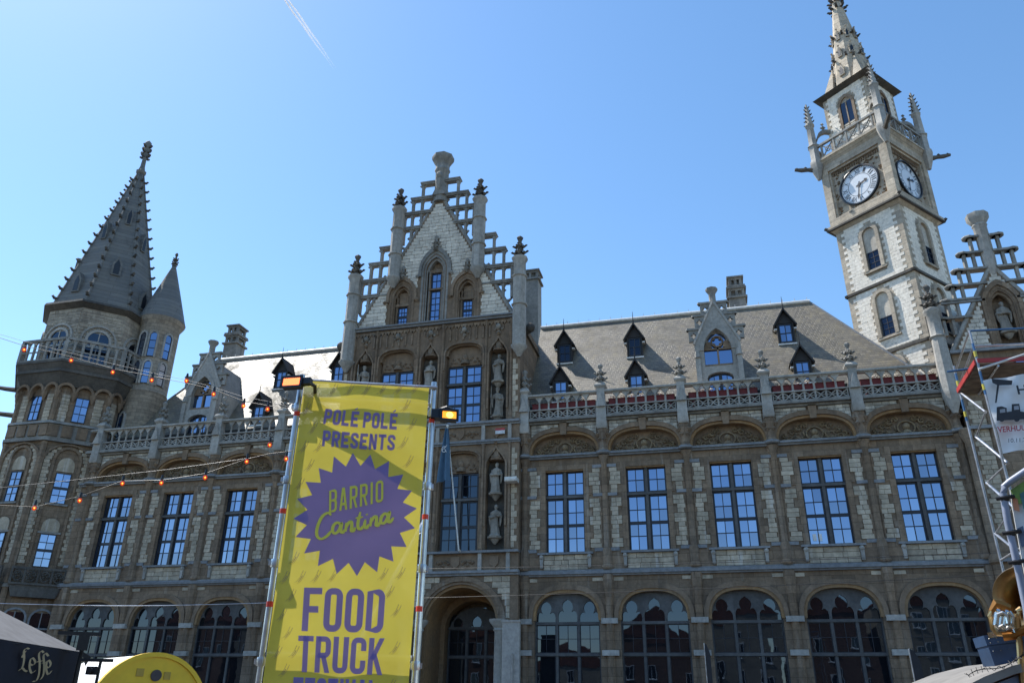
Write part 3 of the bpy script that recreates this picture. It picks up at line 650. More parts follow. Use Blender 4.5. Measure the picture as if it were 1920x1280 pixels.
RW = wing('right-hand wing of the stone building with five tall windows and slate roof', [-7.97, -3.47, 1.03, 5.53, 10.03], -10.5, 12.5, (-10.6, 7.2), -10.45, 12.75,
          [(-8.52, 3.72, 1), (-3.98, 3.72, 1), (5.22, 3.72, 1), (-8.45, 1.75, 0), (-3.84, 1.75, 0), (5.62, 1.75, 0)], [1.03],
          [(2.86, 8.5, 20, 28.95, 0.55, 0.6, 2), (-11.85, 8.5, 20, 31.4, 0.62, 0.6, 1)], None)
LW = wing('left-hand wing of the stone building, its slate roof glinting, beside the octagonal tower', [-37.25, -32.75, -28.25, -23.75], -40.3, -21.5, (-35.9, -21.6), -40.6, -21.55,
          [(-29.05, 3.7, 1), (-24.6, 3.7, 1), (-29.15, 1.75, 0)], [-32.95], [(-36.75, 8.5, 20, 29.5, 0.58, 0.6, 2)], None)
for x_, z_, w_, h_ in ((-0.86, 9.28, 0.17, 0.34), (-0.62, 9.26, 0.2, 0.36)): m = MB(); m.box(5.53-1.0+x_, 5.53-1.0+x_+w_, 0.27, 0.278, z_, z_+h_); obj('paper_notice', m, 'print_white', RW[0])
# planters behind the right-hand balustrade
def blossom_mesh():
    mb = MB(); R = random.Random(3)
    for i in range(26):
        a, t, r = R.uniform(0, 6.28), R.uniform(0.1, 1.2), 0.15
        mb.octa((r*cos(a)*sin(t), r*sin(a)*sin(t), 0.12*cos(t)+0.02), R.uniform(0.025, 0.05))
    return mb.mesh('flower_head')
BLO = blossom_mesh(); BLO.materials.append(MATS['blossom_white'])
nth = ['first', 'second', 'third', 'fourth', 'fifth']
for i, c in enumerate([-7.97, -3.47, 1.03, 5.53, 10.03]):
    pl = thing('planter', 'red trough of white flowers behind the balustrade, %s bay right of the gabled front' % nth[i], 'planter', (c, 0.18, 16.57), 0, 'red flower troughs behind the balustrade')
    tr_ = MB(); tr_.box(-1.85, 1.85, -0.14, 0.16, 0.62, 1.02); tr_.box(-1.88, 1.88, -0.17, 0.19, 1.02, 1.06)
    for x in (-1.6, 0, 1.6): tr_.box(x-0.06, x+0.06, -0.1, 0.1, 0, 0.62)
    obj('trough', tr_, 'planter_red', pl)
    lf = MB()
    for q in range(160): lf.octa((random.uniform(-1.8, 1.8), random.uniform(-0.12, 0.14), random.uniform(1.05, 1.12)), random.uniform(0.02, 0.04))
    obj('foliage', lf, 'leaf_green', pl, kind='stuff')
    for q in range(7):
        x = -1.92+3.84/7*(q+0.5)+random.uniform(-0.06, 0.06)
        s_ = random.uniform(0.75, 1.0) if not (i == 0 and q < 3) else 0.5
        if random.random() < 0.75: obj('flower_head', BLO, None, pl, (x, -0.08, 1.1), (0, 0, random.uniform(0, 6)), (s_, s_, s_*1.1))
# ================================================================ statues
def statue_mesh(v):
    mb = MB(); R = random.Random(v); n = 16
    prof = [(0.27, 0.0), (0.28, 0.1), (0.245, 0.5), (0.225, 0.8), (0.20, 0.98), (0.225, 1.12), (0.25, 1.28), (0.235, 1.38), (0.14, 1.44), (0.07, 1.47), (0.07, 1.52)]
    vs = []; fs = []; lean = 0.05*(1 if v % 2 else -1)
    for j, (r, z) in enumerate(prof):
        fold = 0.045*max(0, 1-z/1.1)
        for i in range(n):
            a = 2*pi*i/n; rr = r+fold*sin(a*5+v)+fold*0.6*sin(a*8+2*v)
            vs.append((rr*cos(a)*1.0+lean*sin(z*2.4), rr*sin(a)*0.78, z))
    for j in range(len(prof)-1):
        for i in range(n): fs.append((j*n+i, j*n+(i+1) % n, (j+1)*n+(i+1) % n, (j+1)*n+i))
    fs += [tuple(range(n-1, -1, -1)), tuple(range((len(prof)-1)*n, len(prof)*n))]; mb.add(vs, fs)
    hx = lean*sin(1.6*2.4); mb.ball((hx, -0.015, 1.635), 0.115, 12, 8, 1.25); mb.ball((hx, 0.03, 1.67), 0.125, 10, 6, 1.1)
    mb.ball((hx, -0.125, 1.615), 0.03, 6, 4); mb.lathe(hx, -0.07, [(0.03, 1.46), (0.07, 1.53), (0.05, 1.6)], 6)
    if v == 1: mb.lathe(hx, 0, [(0.13, 1.71), (0.15, 1.8), (0.11, 1.82)], 8)
    for s in (-1, 1):
        if v == 0 and s > 0: P = [(0.23, 0, 1.33), (0.34, -0.05, 1.12), (0.22, -0.24, 1.08), (0.12, -0.27, 1.14)]
        elif v == 1 and s < 0: P = [(-0.23, 0, 1.33), (-0.36, -0.04, 1.1), (-0.36, -0.24, 1.2), (-0.35, -0.28, 1.3)]
        else: P = [(s*0.23, 0, 1.33), (s*0.33, -0.02, 1.08), (s*0.17, -0.22, 1.0), (s*0.04, -0.27, 1.04)]
        mb.tube(P, [0.10, 0.095, 0.075, 0.05], 8); mb.ball(P[-1], 0.06, 6, 5)
        mb.tube([P[1], (P[1][0]*0.95, P[1][1], 0.75), (P[1][0]*0.85, P[1][1], 0.5)], [0.09, 0.07, 0.03], 6)
    if v == 1: mb.tube([(-0.35, -0.29, 0.0), (-0.35, -0.29, 1.85)], 0.035, 6)
    if v == 2: mb.box(-0.14, 0.12, -0.33, -0.24, 0.95, 1.2)
    mb.box(-0.3, 0.3, -0.24, 0.24, -0.06, 0.05)
    return remesh(mb, 0.026)
STAT = [statue_mesh(v) for v in range(3)]
for m_ in STAT: m_.name = 'statue'; m_.materials.append(MATS['statue_stone'])
def statue(x, y, z, h, v, label, rz=0.0):
    o = obj('statue', STAT[v], None, None, (x, y, z), (0, 0, rz), (h/1.78,)*3); tag(o, label, 'statue', 'stone figures in the niches'); return o
def pedestal(root, x, y, z, w=0.36):
    mb = MB(); mb.lathe(x, y, [(0.05, z-0.42), (w*0.45, z-0.3), (w*0.7, z-0.15), (w*1.1, z-0.1), (w*1.15, z-0.001)], 8, pi/8); return obj('pedestal', mb, 'statue_stone', root)
def canopy(root, x, y, z):
    mb = MB(); mb.lathe(x, y, [(0.42, z), (0.44, z+0.12), (0.3, z+0.2), (0.26, z+0.5), (0.08, z+0.8), (0.02, z+1.05)], 6)
    for i in range(6): a = i*pi/3; mb.octa((x+0.38*cos(a), y+0.38*sin(a), z+0.2), 0.09)
    return obj('niche_canopy', mb, 'carved_stone', root)
# ================================================================ gabled entrance front
CX = -16.2
PV = thing('entrance_pavilion', 'tall stepped-gable entrance front of brown and white stone behind the yellow banner', 'building', (CX, 0, 0))
F = -0.5; HW = 5.75
core = MB(); core.box(-HW, HW, 0.0, 12, 8.0, 23.3); core.prism([(-5.25, 23.3), (5.25, 23.3), (0, 32.9)], 0.0, 12); core.box(-HW, HW, 3.2, 12, 0, 8.0); core.box(-HW, -5.0, 0.0, 3.2, 0, 8.0); core.box(5.0, HW, 0.0, 3.2, 0, 8.0); core.box(-0.5, 0.5, 0.0, 3.2, 0, 8)
obj('core_wall', core, 'brown_stone', PV)
sw = []
for s, nm in ((1, 'x'),):
    pass
rf = MB()
for s in (-1, 1): rf.add([(s*5.9, 0.3, 22.6), (0, 0.3, 33.0), (0, 12.2, 33.0), (s*5.9, 12.2, 22.6), (s*5.75, 0.3, 22.6), (0, 0.3, 32.75), (0, 12.2, 32.75), (s*5.75, 12.2, 22.6)], [(0, 1, 2, 3), (7, 6, 5, 4), (0, 4, 5, 1), (3, 2, 6, 7), (0, 3, 7, 4)])
obj('roof', rf, 'roof_slate', PV)
# upper gable wall
NI = [(0.0, 0.62, 27.25, 1.05), (-2.2, 0.55, 25.55, 0.8), (2.2, 0.55, 25.55, 0.8)]
def gx(z): return max(0.0, (33.05-z)*5.3/9.7)
gab = MB(); zb = 23.45
holes = [feet(arch(hw, ri, 'point', 12, cx, sp), zb) for cx, hw, sp, ri in sorted(NI)]
gab.prism([(-5.25, zb)]+[q for h in holes for q in h]+[(5.25, zb), (0, 33.05)], F, 0.02)
gw = obj('gable_wall', gab, 'carved_stone', PV)
def gspan(z, i):
    e = gx(z+0.12)-0.08; iv = [(-e, e)]
    cut = []
    for cx, hw, sp, ri in NI:
        m = 0.52 if cx == 0 else 0.42
        tooth = 0.12 if i % 2 else 0.0
        if z < sp: cut.append((cx-hw-m-tooth*0.5, cx+hw+m+tooth*0.5))
        elif z < sp+ri+0.5:
            t = (z-sp)/(ri+0.5); k = (hw+m)*sqrt(max(0, 1-t*t)); cut.append((cx-k, cx+k))
        elif z < sp+ri+1.25: cut.append((cx-0.16, cx+0.16))
    if z < 26.2: cut.append((-2.2, 2.2)) if z < 25.7 else None
    for a, b in cut:
        iv = [q for (p, r) in iv for q in (((p, min(r, a)), (max(p, b), r)) if a < r and b > p else ((p, r),)) if q[1]-q[0] > 0.1]
    return iv
blocks(gw, courses(23.5, 32.4, 0.255, gspan, 0.62, 0.35), 'white_stone', y=F, depth=0.05, limit=300)
for sx in (-1, 1): st = MB(); st.box(min(sx*3.15, sx*gx(26.0)), max(sx*3.15, sx*gx(26.0)), F-0.1, F, 25.75, 25.87); obj('string_course', st, 'grey_stone', PV)
for cx, hw, sp, ri in NI:
    m = MB(); zf = 23.46
    for k, (a, b, y0) in enumerate(((hw+0.32, hw+0.5, F-0.14), (hw+0.18, hw+0.31, F-0.03), (hw+0.02, hw+0.1, F-0.02))):
        inn = feet(arch(a, ri*a/hw*0.92, 'point', 14, cx, sp), zf if k else sp-0.4); out = feet(arch(b, ri*b/hw*0.94, 'point', 14, cx, sp), zf if k else sp-0.4); m.band(inn, out, y0, F+0.04)
    for s in (-1, 1):
        for q in (0.02, 0.16): m.lathe(cx+s*(hw-q), F+0.1+q*1.2, [(0.09, zf), (0.06, zf+0.2), (0.055, sp-0.1), (0.1, sp+0.05)], 6)
        m.octa((cx+s*(hw+0.55), F-0.16, sp-0.4), 0.16)
    m.band(arch(hw-0.14, ri*0.78, 'point', 12, cx, sp), arch(hw, ri*0.99, 'point', 12, cx, sp), F+0.15, F+0.45)
    o = obj('niche_moulding', m, 'grey_stone' if cx == 0 else 'carved_stone', PV)
    finial(o, cx, F-0.08, sp+ri+0.38, 1.15 if cx == 0 else 1.05, 'grey_stone', 1.2)
    wtop = 27.2 if cx == 0 else 24.95
    if cx == 0:
        wo = glazing(PV, TR(cx, 0, 0), [(-0.36, 0.36, 23.5, 25.9, 2, 5), (-0.36, 0.36, 26.02, 27.2, 2, 2)], -0.12, bw=0.035)
        mm = MB(TR(cx, 0, 0)); mm.box(-0.46, 0.46, -0.3, -0.04, 25.9, 26.02); mm.box(-0.5, -0.36, -0.25, 0, 23.46, 27.3); mm.box(0.36, 0.5, -0.25, 0, 23.46, 27.3); mm.box(-0.5, 0.5, -0.26, 0, 27.2, 27.42); obj('mullion', mm, 'brown_stone', wo)
    else:
        wo = glazing(PV, TR(cx, 0, 0), [(-0.36, 0.36, 23.5, 24.95, 3, 4)], -0.12, bw=0.03)
        mm = MB(TR(cx, 0, 0)); mm.box(-0.48, -0.36, -0.25, 0, 23.46, 25.0); mm.box(0.36, 0.48, -0.25, 0, 23.46, 25.0); mm.box(-0.54, 0.54, -0.3, 0, 24.95, 25.12); mm.box(-0.3, 0.3, -0.12, 0, 25.12, 26.0); obj('mullion', mm, 'brown_stone', wo)
# rakes, lattice steps, chimney
rk = MB()
for s in (-1, 1):
    rk.tube([(s*(gx(23.45)+0.05), F+0.1, 23.45), (s*0.05, F+0.1, 33.15)], 0.14, 6)
rko = obj('gable_coping', rk, 'grey_stone', PV)
for s in (-1, 1):
    for i in range(13):
        z = 24.4+i*0.68
        crocket(rko, (s*(gx(z)+0.08), F+0.1, z), 0 if s > 0 else pi, 0.3, 'grey_stone')
groups = [([(1.4, 34.3), (2.05, 33.1), (2.6, 31.95), (2.6, 30.77)], 0.45, 2.78), ([(4.05, 29.45), (4.72, 28.28), (5.28, 27.03), (5.28, 25.86)], 2.95, 5.5)]
for s in (-1, 1):
    for lv, xin, xs in groups:
        m = MB()
        for i, (xo, z) in enumerate(lv):
            xi = max(xin if i == 0 else gx(z)-0.1, min(xin, 9))
            xi = max(gx(z)-0.1, xin) if z < 33 else xin-0.2
            a, b = sorted((s*xi, s*xo)); m.box(a, b, F-0.1, F+0.3, z-0.16, z-0.05); m.box(a-0.04, b+0.04, F-0.15, F+0.35, z-0.05, z+0.06)
            for j in range(i, len(lv)):
                pass
        posts = sorted(set(x for x, z in lv))
        for xo in posts:
            tops = [z for x, z in lv if abs(x-xo) < 0.01]; zt = max(tops); zr = 33.05-(xo-0.1)*9.7/5.3
            low = max(zr, lv[-1][1]-1.2)
            m.box(min(s*(xo-0.2), s*(xo-0.06)), max(s*(xo-0.2), s*(xo-0.06)), F-0.04, F+0.24, low, zt-0.15)
        # brackets under each bar
        for i, (xo, z) in enumerate(lv):
            for x in posts:
                if x <= xo+0.01 and x-0.13 > gx(z)-0.05:
                    for d in (-1, 1):
                        q = x-0.13+d*0.07; m.prism([(s*q, z-0.16), (s*(q+d*0.19), z-0.16), (s*(q+d*0.07), z-0.24), (s*q, z-0.42)], F, F+0.2)
        obj('stepped_lattice', m, 'grey_stone', PV)
ch = MB(); ch.lathe(0, F+0.2, [(0.5, 32.6), (0.55, 33.4), (0.46, 33.7), (0.46, 35.1), (0.54, 35.2), (0.54, 35.35), (0.48, 35.45), (0.5, 35.8), (0.74, 36.1), (0.78, 36.2), (0.78, 36.42), (0.55, 36.5)], 8, pi/8)
cho = obj('gable_chimney', ch, 'grey_stone', PV)
mk = MB(); mk.ball((0, F-0.32, 34.55), 0.24, 8, 6, 1.3); mk.lathe(0, F-0.3, [(0.06, 33.3), (0.22, 33.6), (0.3, 34.2), (0.12, 34.3)], 6); mk.prism([(-0.45, 33.0), (0.45, 33.0), (0, 34.1)], F-0.34, F-0.05); obj('carved_head', mk, 'grey_stone', cho)
for sx, z0, z1, zt, rings in ((-5.54, 21.2, 27.35, 29.0, (23.9, 25.9)), (5.72, 21.2, 27.25, 28.85, (23.9, 25.9)), (-2.8, 26.9, 32.3, 33.95, (28.6, 30.6)), (2.95, 26.9, 32.2, 33.8, (28.6, 30.6))):
    m = MB(); r = 0.42; pr = [(0.1, z0-0.75), (0.3, z0-0.4), (0.5, z0-0.12), (0.5, z0)]
    for q in rings: pr += [(r, z0+0.05) if q == rings[0] else (r, q-0.6), (r, q-0.08), (r+0.09, q-0.03), (r+0.09, q+0.05), (r-0.02, q+0.12)]
    pr += [(r-0.03, z1-0.35), (r+0.06, z1-0.2), (r+0.1, z1-0.1), (r+0.1, z1), (0.25, z1+0.15)]
    m.lathe(sx, F-0.2, pr, 8, pi/8); o = obj('gable_pinnacle', m, 'pale_grey_stone', PV); finial(o, sx, F-0.2, z1+0.05, zt-z1, 'dark_stone', 1.3)
# storeys of the front: plates with arched openings
zones = [(16.55, 23.2, 21.05, 0.72, 20.95, 0.95), (9.1, 15.25, 14.3, 0.6, 14.1, 0.85)]
cent = MB()
for z0, z1, wsp, wr, nsp, nr in zones:
    holes = []
    for x in (-4.38, -2.2, 0.0, 2.2, 4.38):
        holes.append(feet(arch(1.2, wr, 'basket', 14, x, wsp), z0) if abs(x) == 2.2 else feet(arch(0.55, nr, 'ogee', 14, x, nsp), z0))
    cent.prism(notched(-HW, HW, z0, z1, holes), F, 0.0)
cent.box(-HW, HW, F, 0, 15.25, 16.55); cent.box(-HW, HW, F, 0, 7.95, 9.1)
cent.prism(notched(-HW, HW, 0, 7.95, [feet(arch(2.1, 1.95, 'round', 20, x, 5.5), 0) for x in (-2.6, 2.6)]), F, 0.02)
cent.box(-HW, -5.3, F-0.06, F, 0, 21.4); cent.box(5.3, HW, F-0.06, F, 0, 21.4)
fw = obj('front_wall', cent, 'carved_stone', PV)
for z0, z1, wsp, wr, nsp, nr in zones:
    for x in (-4.38, -2.2, 0.0, 2.2, 4.38):
        m = MB()
        if abs(x) == 2.2:
            m.band(feet(arch(1.2, wr, 'basket', 14, x, wsp), wsp-1), feet(arch(1.31, wr+0.12, 'basket', 14, x, wsp), wsp-1), F-0.07, F+0.02); m.band(arch(1.06, wr-0.08, 'basket', 14, x, wsp), arch(1.2, wr, 'basket', 14, x, wsp), F+0.1, -0.02)
            obj('window_arch', m, 'brown_stone', PV)
            t = MB(); t.box(x-1.06, x+1.06, -0.14, -0.02, 20.42 if z0 > 12 else 13.68, wsp+wr-0.1)
            tp = obj('tympanum', t, 'carved_stone', PV)
            r = MB(); zz = (20.5 if z0 > 12 else 13.75); r.ball((x, -0.2, zz+0.42), 0.17, 8, 6, 1.3); r.lathe(x, -0.16, [(0.3, zz), (0.26, zz+0.2), (0.1, zz+0.34)], 8)
            for s in (-1, 1):
                for q in range(7): r.octa((x+s*(0.35+0.1*q), -0.16, zz+0.28+0.16*sin(q*1.9)-0.02*q), 0.09)
            obj('relief', r, 'carved_stone', tp)
        else:
            m.band(feet(arch(0.55, nr, 'ogee', 14, x, nsp), nsp-3.6), feet(arch(0.66, nr+0.2, 'ogee', 14, x, nsp), nsp-3.6), F-0.08, F+0.02)
            m.octa((x, F-0.1, nsp+nr+0.3), 0.15); m.octa((x, F-0.1, nsp+nr+0.55), 0.1)
            obj('niche_arch', m, 'brown_stone', PV)
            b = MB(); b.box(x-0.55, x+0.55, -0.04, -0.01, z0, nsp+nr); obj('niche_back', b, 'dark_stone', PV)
    for x in (-5.2, -3.62, -0.82, 0.82, 3.62, 5.2):
        m = MB(); m.lathe(x, F-0.05, [(0.15, z0), (0.15, z0+0.5), (0.09, z0+0.65), (0.085, z1-0.25), (0.14, z1-0.05)], 6); m.box(x-0.13, x+0.13, F-0.2, F, z0, z0+0.18)
        obj('wall_shaft', m, 'brown_stone', PV)
# blind arcade under the gable
for i in range(25):
    x = -5.1+i*0.425
    if abs(abs(x)-0.0) < 9:
        zlo = 22.0
        for a in (-4.38, 0.0, 4.38):
            if abs(x-a) < 0.5: zlo = 22.5
        m = MB(); m.box(x-0.045, x+0.045, F-0.07, F, zlo, 22.95); m.prism([(x-0.2, 23.12), (x-0.2, 23.0), (x-0.06, 22.8), (x+0.06, 22.8), (x+0.2, 23.0), (x+0.2, 23.12)], F-0.07, F)
        obj('blind_arcade_rib', m, 'brown_stone', PV)
for x in (-4.38, -2.2, 0.0, 2.2, 4.38):
    m = MB(); m.ball((x, F-0.12, 22.65), 0.16, 8, 6, 1.2); m.octa((x-0.2, F-0.05, 22.5), 0.12); m.octa((x+0.2, F-0.05, 22.5), 0.12); m.octa((x, F-0.05, 22.32), 0.14); obj('carved_boss', m, 'statue_stone', PV)
for grp in (((23.2, 0.2, 0.14), (23.34, 0.32, 0.1)), ((16.42, 0.3, 0.14), (16.3, 0.18, 0.12)), ((15.32, 0.22, 0.12), (15.22, 0.14, 0.1)), ((9.06, 0.3, 0.12),), ((8.0, 0.3, 0.13), (7.88, 0.18, 0.12))):
    stc = MB()
    for z, d, h in grp: stc.box(-HW-0.05, HW+0.05, F-d, F+0.1, z, z+h)
    obj('string_course', stc, 'blue_stone', PV)
for zb_, zt_ in ((15.44, 16.3), (8.14, 9.05)):
    for x in (-5.2, -3.62, -0.82, 0.82, 3.62, 5.2):
        m = MB(); m.box(x-0.1, x+0.1, F-0.2, F, zb_, zt_); obj('panel_post', m, 'pale_grey_stone', PV)
    for x in (-4.4, -2.2, 0, 2.2, 4.4):
        m = MB(); m.prism([(x-0.26, zt_-0.15), (x+0.26, zt_-0.15), (x+0.24, zb_+0.35), (x, zb_+0.12), (x-0.24, zb_+0.35)], F-0.1, F)
        if abs(x) == 2.2:
            for s in (-1, 1):
                for q in range(5): m.octa((x+s*(0.42+0.14*q), F-0.03, zb_+0.42+0.12*sin(q*2.3)), 0.13)
        obj('shield', m, 'carved_stone', PV)
# windows of the front
for x in (-2.2, 2.2):
    cross_window(PV, x, -0.1, 1.08, 16.62, 20.35, 19.15, mull='tracery_stone', rows=(4, 2))
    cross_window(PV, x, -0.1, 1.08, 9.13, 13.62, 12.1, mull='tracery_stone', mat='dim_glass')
# portals
for x in (-2.6, 2.6):
    m = MB(); m.band(arch(2.1, 1.95, 'round', 20, x, 5.5), arch(2.24, 2.1, 'round', 20, x, 5.5), F-0.08, F+0.02); m.band(arch(2.24, 2.1, 'round', 20, x, 5.5), arch(2.5, 2.36, 'round', 20, x, 5.5), F-0.16, F+0.02)
    obj('portal_arch', m, 'brown_stone', PV)
    m = MB(); m.band(feet(arch(1.95, 1.8, 'round', 20, x, 5.5), 0), feet(arch(2.095, 1.945, 'round', 20, x, 5.5), 0), F+0.05, 2.0); m.band(feet(arch(1.7, 1.5, 'round', 20, x, 5.4), 0), feet(arch(2.094, 1.94, 'round', 20, x, 5.5), 0), 2.0, 3.1)
    obj('portal_vault', m, 'warm_lit_stone', PV)
    for s in (-1, 1):
        m = MB(); m.lathe(x+s*2.2, F-0.3, [(0.34, 0), (0.34, 0.5), (0.24, 0.7), (0.22, 5.0), (0.3, 5.1), (0.26, 5.2), (0.5, 5.5), (0.52, 5.62)], 10); obj('portal_column', m, 'pale_grey_stone', PV)
    ground_window(PV, x, 1.66, 5.1, 1.5, 2.6, kind='round')
items = []
def psp(z, i):
    out = []
    for x in (-2.6, 2.6):
        k = 2.62*sqrt(max(0, 1-((z-5.5)/2.5)**2)) if z > 5.5 else 2.62
        out += [(x-2.62+0.0, x-k), (x+k, x+2.62)] if k < 2.5 else []
    return out+[(5.08, 5.68), (-5.68, -5.08)]
blocks(fw, courses(5.7, 7.85, 0.3, psp, 0.55), 'wing_block', y=F, depth=0.05)
def psp2(z, i): return [(5.31, 5.52+0.14*(i % 2)), (-5.66, -5.45)]
blocks(fw, courses(9.3, 14.9, 0.33, psp2, 0.5)+courses(16.7, 20.4, 0.33, psp2, 0.5), 'wing_block', y=F-0.06, depth=0.04)
# gargoyle spouts and statues
for sx in (-1, 1):
    m = MB(); m.tube([(sx*5.75, 0.2, 22.4), (sx*6.15, -0.1, 22.45), (sx*6.5, -0.35, 22.6)], [0.22, 0.24, 0.14], 7); m.ball((sx*6.3, -0.2, 22.55), 0.3, 8, 6); obj('gargoyle', m, 'dark_stone', PV)
spots = [(4.38, 19.15, 0, 'stone statue in the upper right niche of the gabled front'), (4.38, 16.95, 1, 'pale stone statue below another, right niche beside the third-storey window'),
         (0.0, 19.15, 2, 'dark stone statue in the middle niche between the two third-storey windows'), (-4.38, 19.15, 1, 'stone statue at the far left niche of the gabled front'),
         (4.38, 12.4, 2, 'upper statue in the niche right of the second-storey flag window'), (4.38, 10.0, 0, 'lower statue in the niche right of the second-storey flag window'),
         (0.0, 12.4, 0, 'upper statue in the middle second-storey niche, beside the banner pole'), (0.0, 10.0, 1, 'lower statue in the middle second-storey niche, beside the banner pole'),
         (0.0, 16.95, 0, 'lower dark statue in the middle third-storey niche')]
for x, z, v, lb in spots:
    statue(CX+x, -0.36, z, 1.72, v, lb); pedestal(PV, x, -0.4, z-0.05)
for x in (-4.38, 0, 4.38): canopy(PV, x, -0.3, 21.1); canopy(PV, x, -0.3, 14.25)
# ================================================================ right-hand gabled bay
RX = 15.63
RP = thing('gabled_bay', 'smaller stepped-gable bay behind the scaffold at the right edge', 'building', (RX, 0, 0))
core = MB(); core.box(-2.9, 6, 0.05, 12, 0, 18.6); core.prism([(-2.75, 18.6), (2.75, 18.6), (0, 23.15)], 0.05, 12); obj('core_wall', core, 'brown_stone', RP)
def rx(z): return max(0, (23.3-z)/1.69)
m = MB(); nh = feet(arch(0.55, 0.85, 'point', 12, 0, 21.0), 18.6)
m.prism([(-2.78, 18.6)]+nh+[(2.78, 18.6), (0, 23.3)], F, 0.02); gw2 = obj('gable_wall', m, 'carved_stone', RP)
def rspan(z, i):
    e = rx(z+0.1)-0.1; k = 0.98 if z < 21 else 0.98*sqrt(max(0, 1-((z-21)/1.2)**2)); k += 0.1*(i % 2)
    return [(-e, -k), (k, e)] if k > 0.15 else [(-e, e)]
blocks(gw2, courses(18.65, 22.9, 0.23, rspan, 0.5), 'white_stone', y=F, depth=0.05)
m = MB()
for a, b, y0 in ((0.75, 0.95, F-0.12), (0.62, 0.74, F-0.03), (0.44, 0.55, F+0.12)): m.band(feet(arch(a, 0.85*a/0.55, 'point', 14, 0, 21.0), 18.65), feet(arch(b, 0.85*b/0.55, 'point', 14, 0, 21.0), 18.65), y0, F+0.3 if y0 > F else F+0.04)
obj('niche_moulding', m, 'brown_stone', RP)
pedestal(RP, 0, F+0.18, 19.5); statue(RX, F+0.18, 19.52, 1.72, 2, 'white stone statue in the gable niche above the scaffold')
rk = MB()
for s in (-1, 1): rk.tube([(s*2.85, F+0.05, 18.6), (s*0.03, F+0.05, 23.4)], 0.13, 6)
rk.box(-2.9, -0.75, F-0.12, F, 21.28, 21.4); rk.box(0.75, 1.2, F-0.12, F, 21.28, 21.4); obj('gable_coping', rk, 'grey_stone', RP)
for s in (-1, 1):
    for i, (xo, z) in enumerate(((0.85, 25.25), (1.35, 24.28), (1.8, 23.28), (2.28, 22.37), (2.7, 21.53), (3.1, 20.5))):
        m = MB(); xi = max(rx(z)-0.1, 0.25)
        a, b = sorted((s*xi, s*xo)); m.box(a, b, F-0.15, F+0.35, z-0.1, z+0.02); m.lathe(s*(xo-0.12), F+0.1, [(0.3, z-0.1), (0.34, z-0.03), (0.3, z+0.04)], 8)
        lo_ = max(23.3-(xo-0.15)*1.69, z-1.0); m.box(min(s*(xo-0.25), s*(xo-0.1)), max(s*(xo-0.25), s*(xo-0.1)), F-0.02, F+0.22, lo_, z-0.1)
        if i > 0: m.box(min(s*(xo-0.7), s*(xo-0.56)), max(s*(xo-0.7), s*(xo-0.56)), F-0.02, F+0.22, max(lo_, 23.3-(xo-0.6)*1.69), z-0.1)
        obj('stepped_lattice', m, 'grey_stone', RP)
ch = MB(); ch.lathe(0, F+0.1, [(0.12, 22.7), (0.3, 23.1), (0.34, 23.8), (0.34, 25.8), (0.4, 25.9), (0.36, 26.0), (0.56, 26.3), (0.58, 26.62), (0.4, 26.7)], 8, pi/8); obj('gable_chimney', ch, 'pale_grey_stone', RP)
m = MB(); m.lathe(-3.42, F-0.1, [(0.12, 15.2), (0.3, 15.7), (0.42, 16.1), (0.42, 16.4), (0.38, 17.9), (0.34, 19.3), (0.43, 19.4), (0.33, 19.55), (0.33, 20.7), (0.44, 20.85), (0.44, 21.0), (0.25, 21.1)], 8, pi/8)
o = obj('corner_pinnacle', m, 'pale_grey_stone', RP); finial(o, -3.42, F-0.1, 21.0, 1.55, 'dark_stone', 1.2)
m = MB(); xw = -2.95
m.box(xw, 6, F, 0.05, 0, 18.6); obj('front_wall', m, 'brown_stone', RP)
def rsp(z, i): return [(-2.85+0.1*(i % 2), -2.1)]
blocks(gw2, courses(9.2, 15.8, 0.24, rsp, 0.42), 'wing_block', y=F, depth=0.05)
m = MB(); m.lathe(-3.1, F+0.1, [(0.24, 0), (0.24, 7.8), (0.34, 7.9), (0.34, 8.1), (0.2, 8.3), (0.18, 13.7), (0.34, 14.1), (0.34, 14.4)], 8); m.lathe(-1.9, F-0.02, [(0.16, 8.2), (0.16, 15.8)], 8); obj('wall_shaft', m, 'brown_stone', RP)
for z in (7.9, 14.3, 16.2, 18.4): m = MB(); m.box(xw-0.1, 6, F-0.25, F+0.05, z, z+0.16); obj('string_course', m, 'blue_stone', RP)
for z0, z1 in ((9.2, 13.6), (16.6, 17.9)): cross_window(RP, 0.9, F-0.02, 1.1, z0, z1, z1-1.0 if z1-z0 < 2 else 12.1, rows=(2, 2) if z1 < 18.5 and z0 > 12 else (4, 2))
# ================================================================ clock tower
CT = thing('clock_tower', 'square pale stone clock tower with crocketed spire rising behind the right wing', 'clock tower', (12.236, 4.609, 0), 0.066+pi/4-pi/2)
H = 2.15
FACES = [TR(0, 0, 0, a) for a in (0, pi/2, pi, -pi/2)]     # frame i: its face looks along local -y at y=-H
m = MB(); m.box(-H, H, -H, H, 0, 29.6)
shaft = obj('shaft', m, 'tower_stone', CT)
WINS = [(21.3, 23.7, 0.5), (25.75, 28.2, 0.5), (16.9, 19.4, 0.5)]
def tspan(z, i):
    t = 0.32+0.22*(i % 2); iv = [(-H+t, H-t)]
    for a, b, hw in WINS:
        if a-0.2 < z < b+hw+0.32:
            k = hw+0.16+0.16*(i % 2) if z < b else (hw+0.26)*sqrt(max(0, 1-((z-b)/(hw+0.32))**2))
            iv = [(-H+t, -k), (k, H-t)]
    for s in (20.35, 24.75):
        if abs(z-s) < 0.14: iv = []
    return iv
items = []
for fi in (0, 1): items.append(courses(15.6, 29.3, 0.215, tspan, 0.5))
blocks(shaft, items[0], 'tower_block', M=FACES[0], y=-H, depth=0.016, limit=270, gap=0.008)
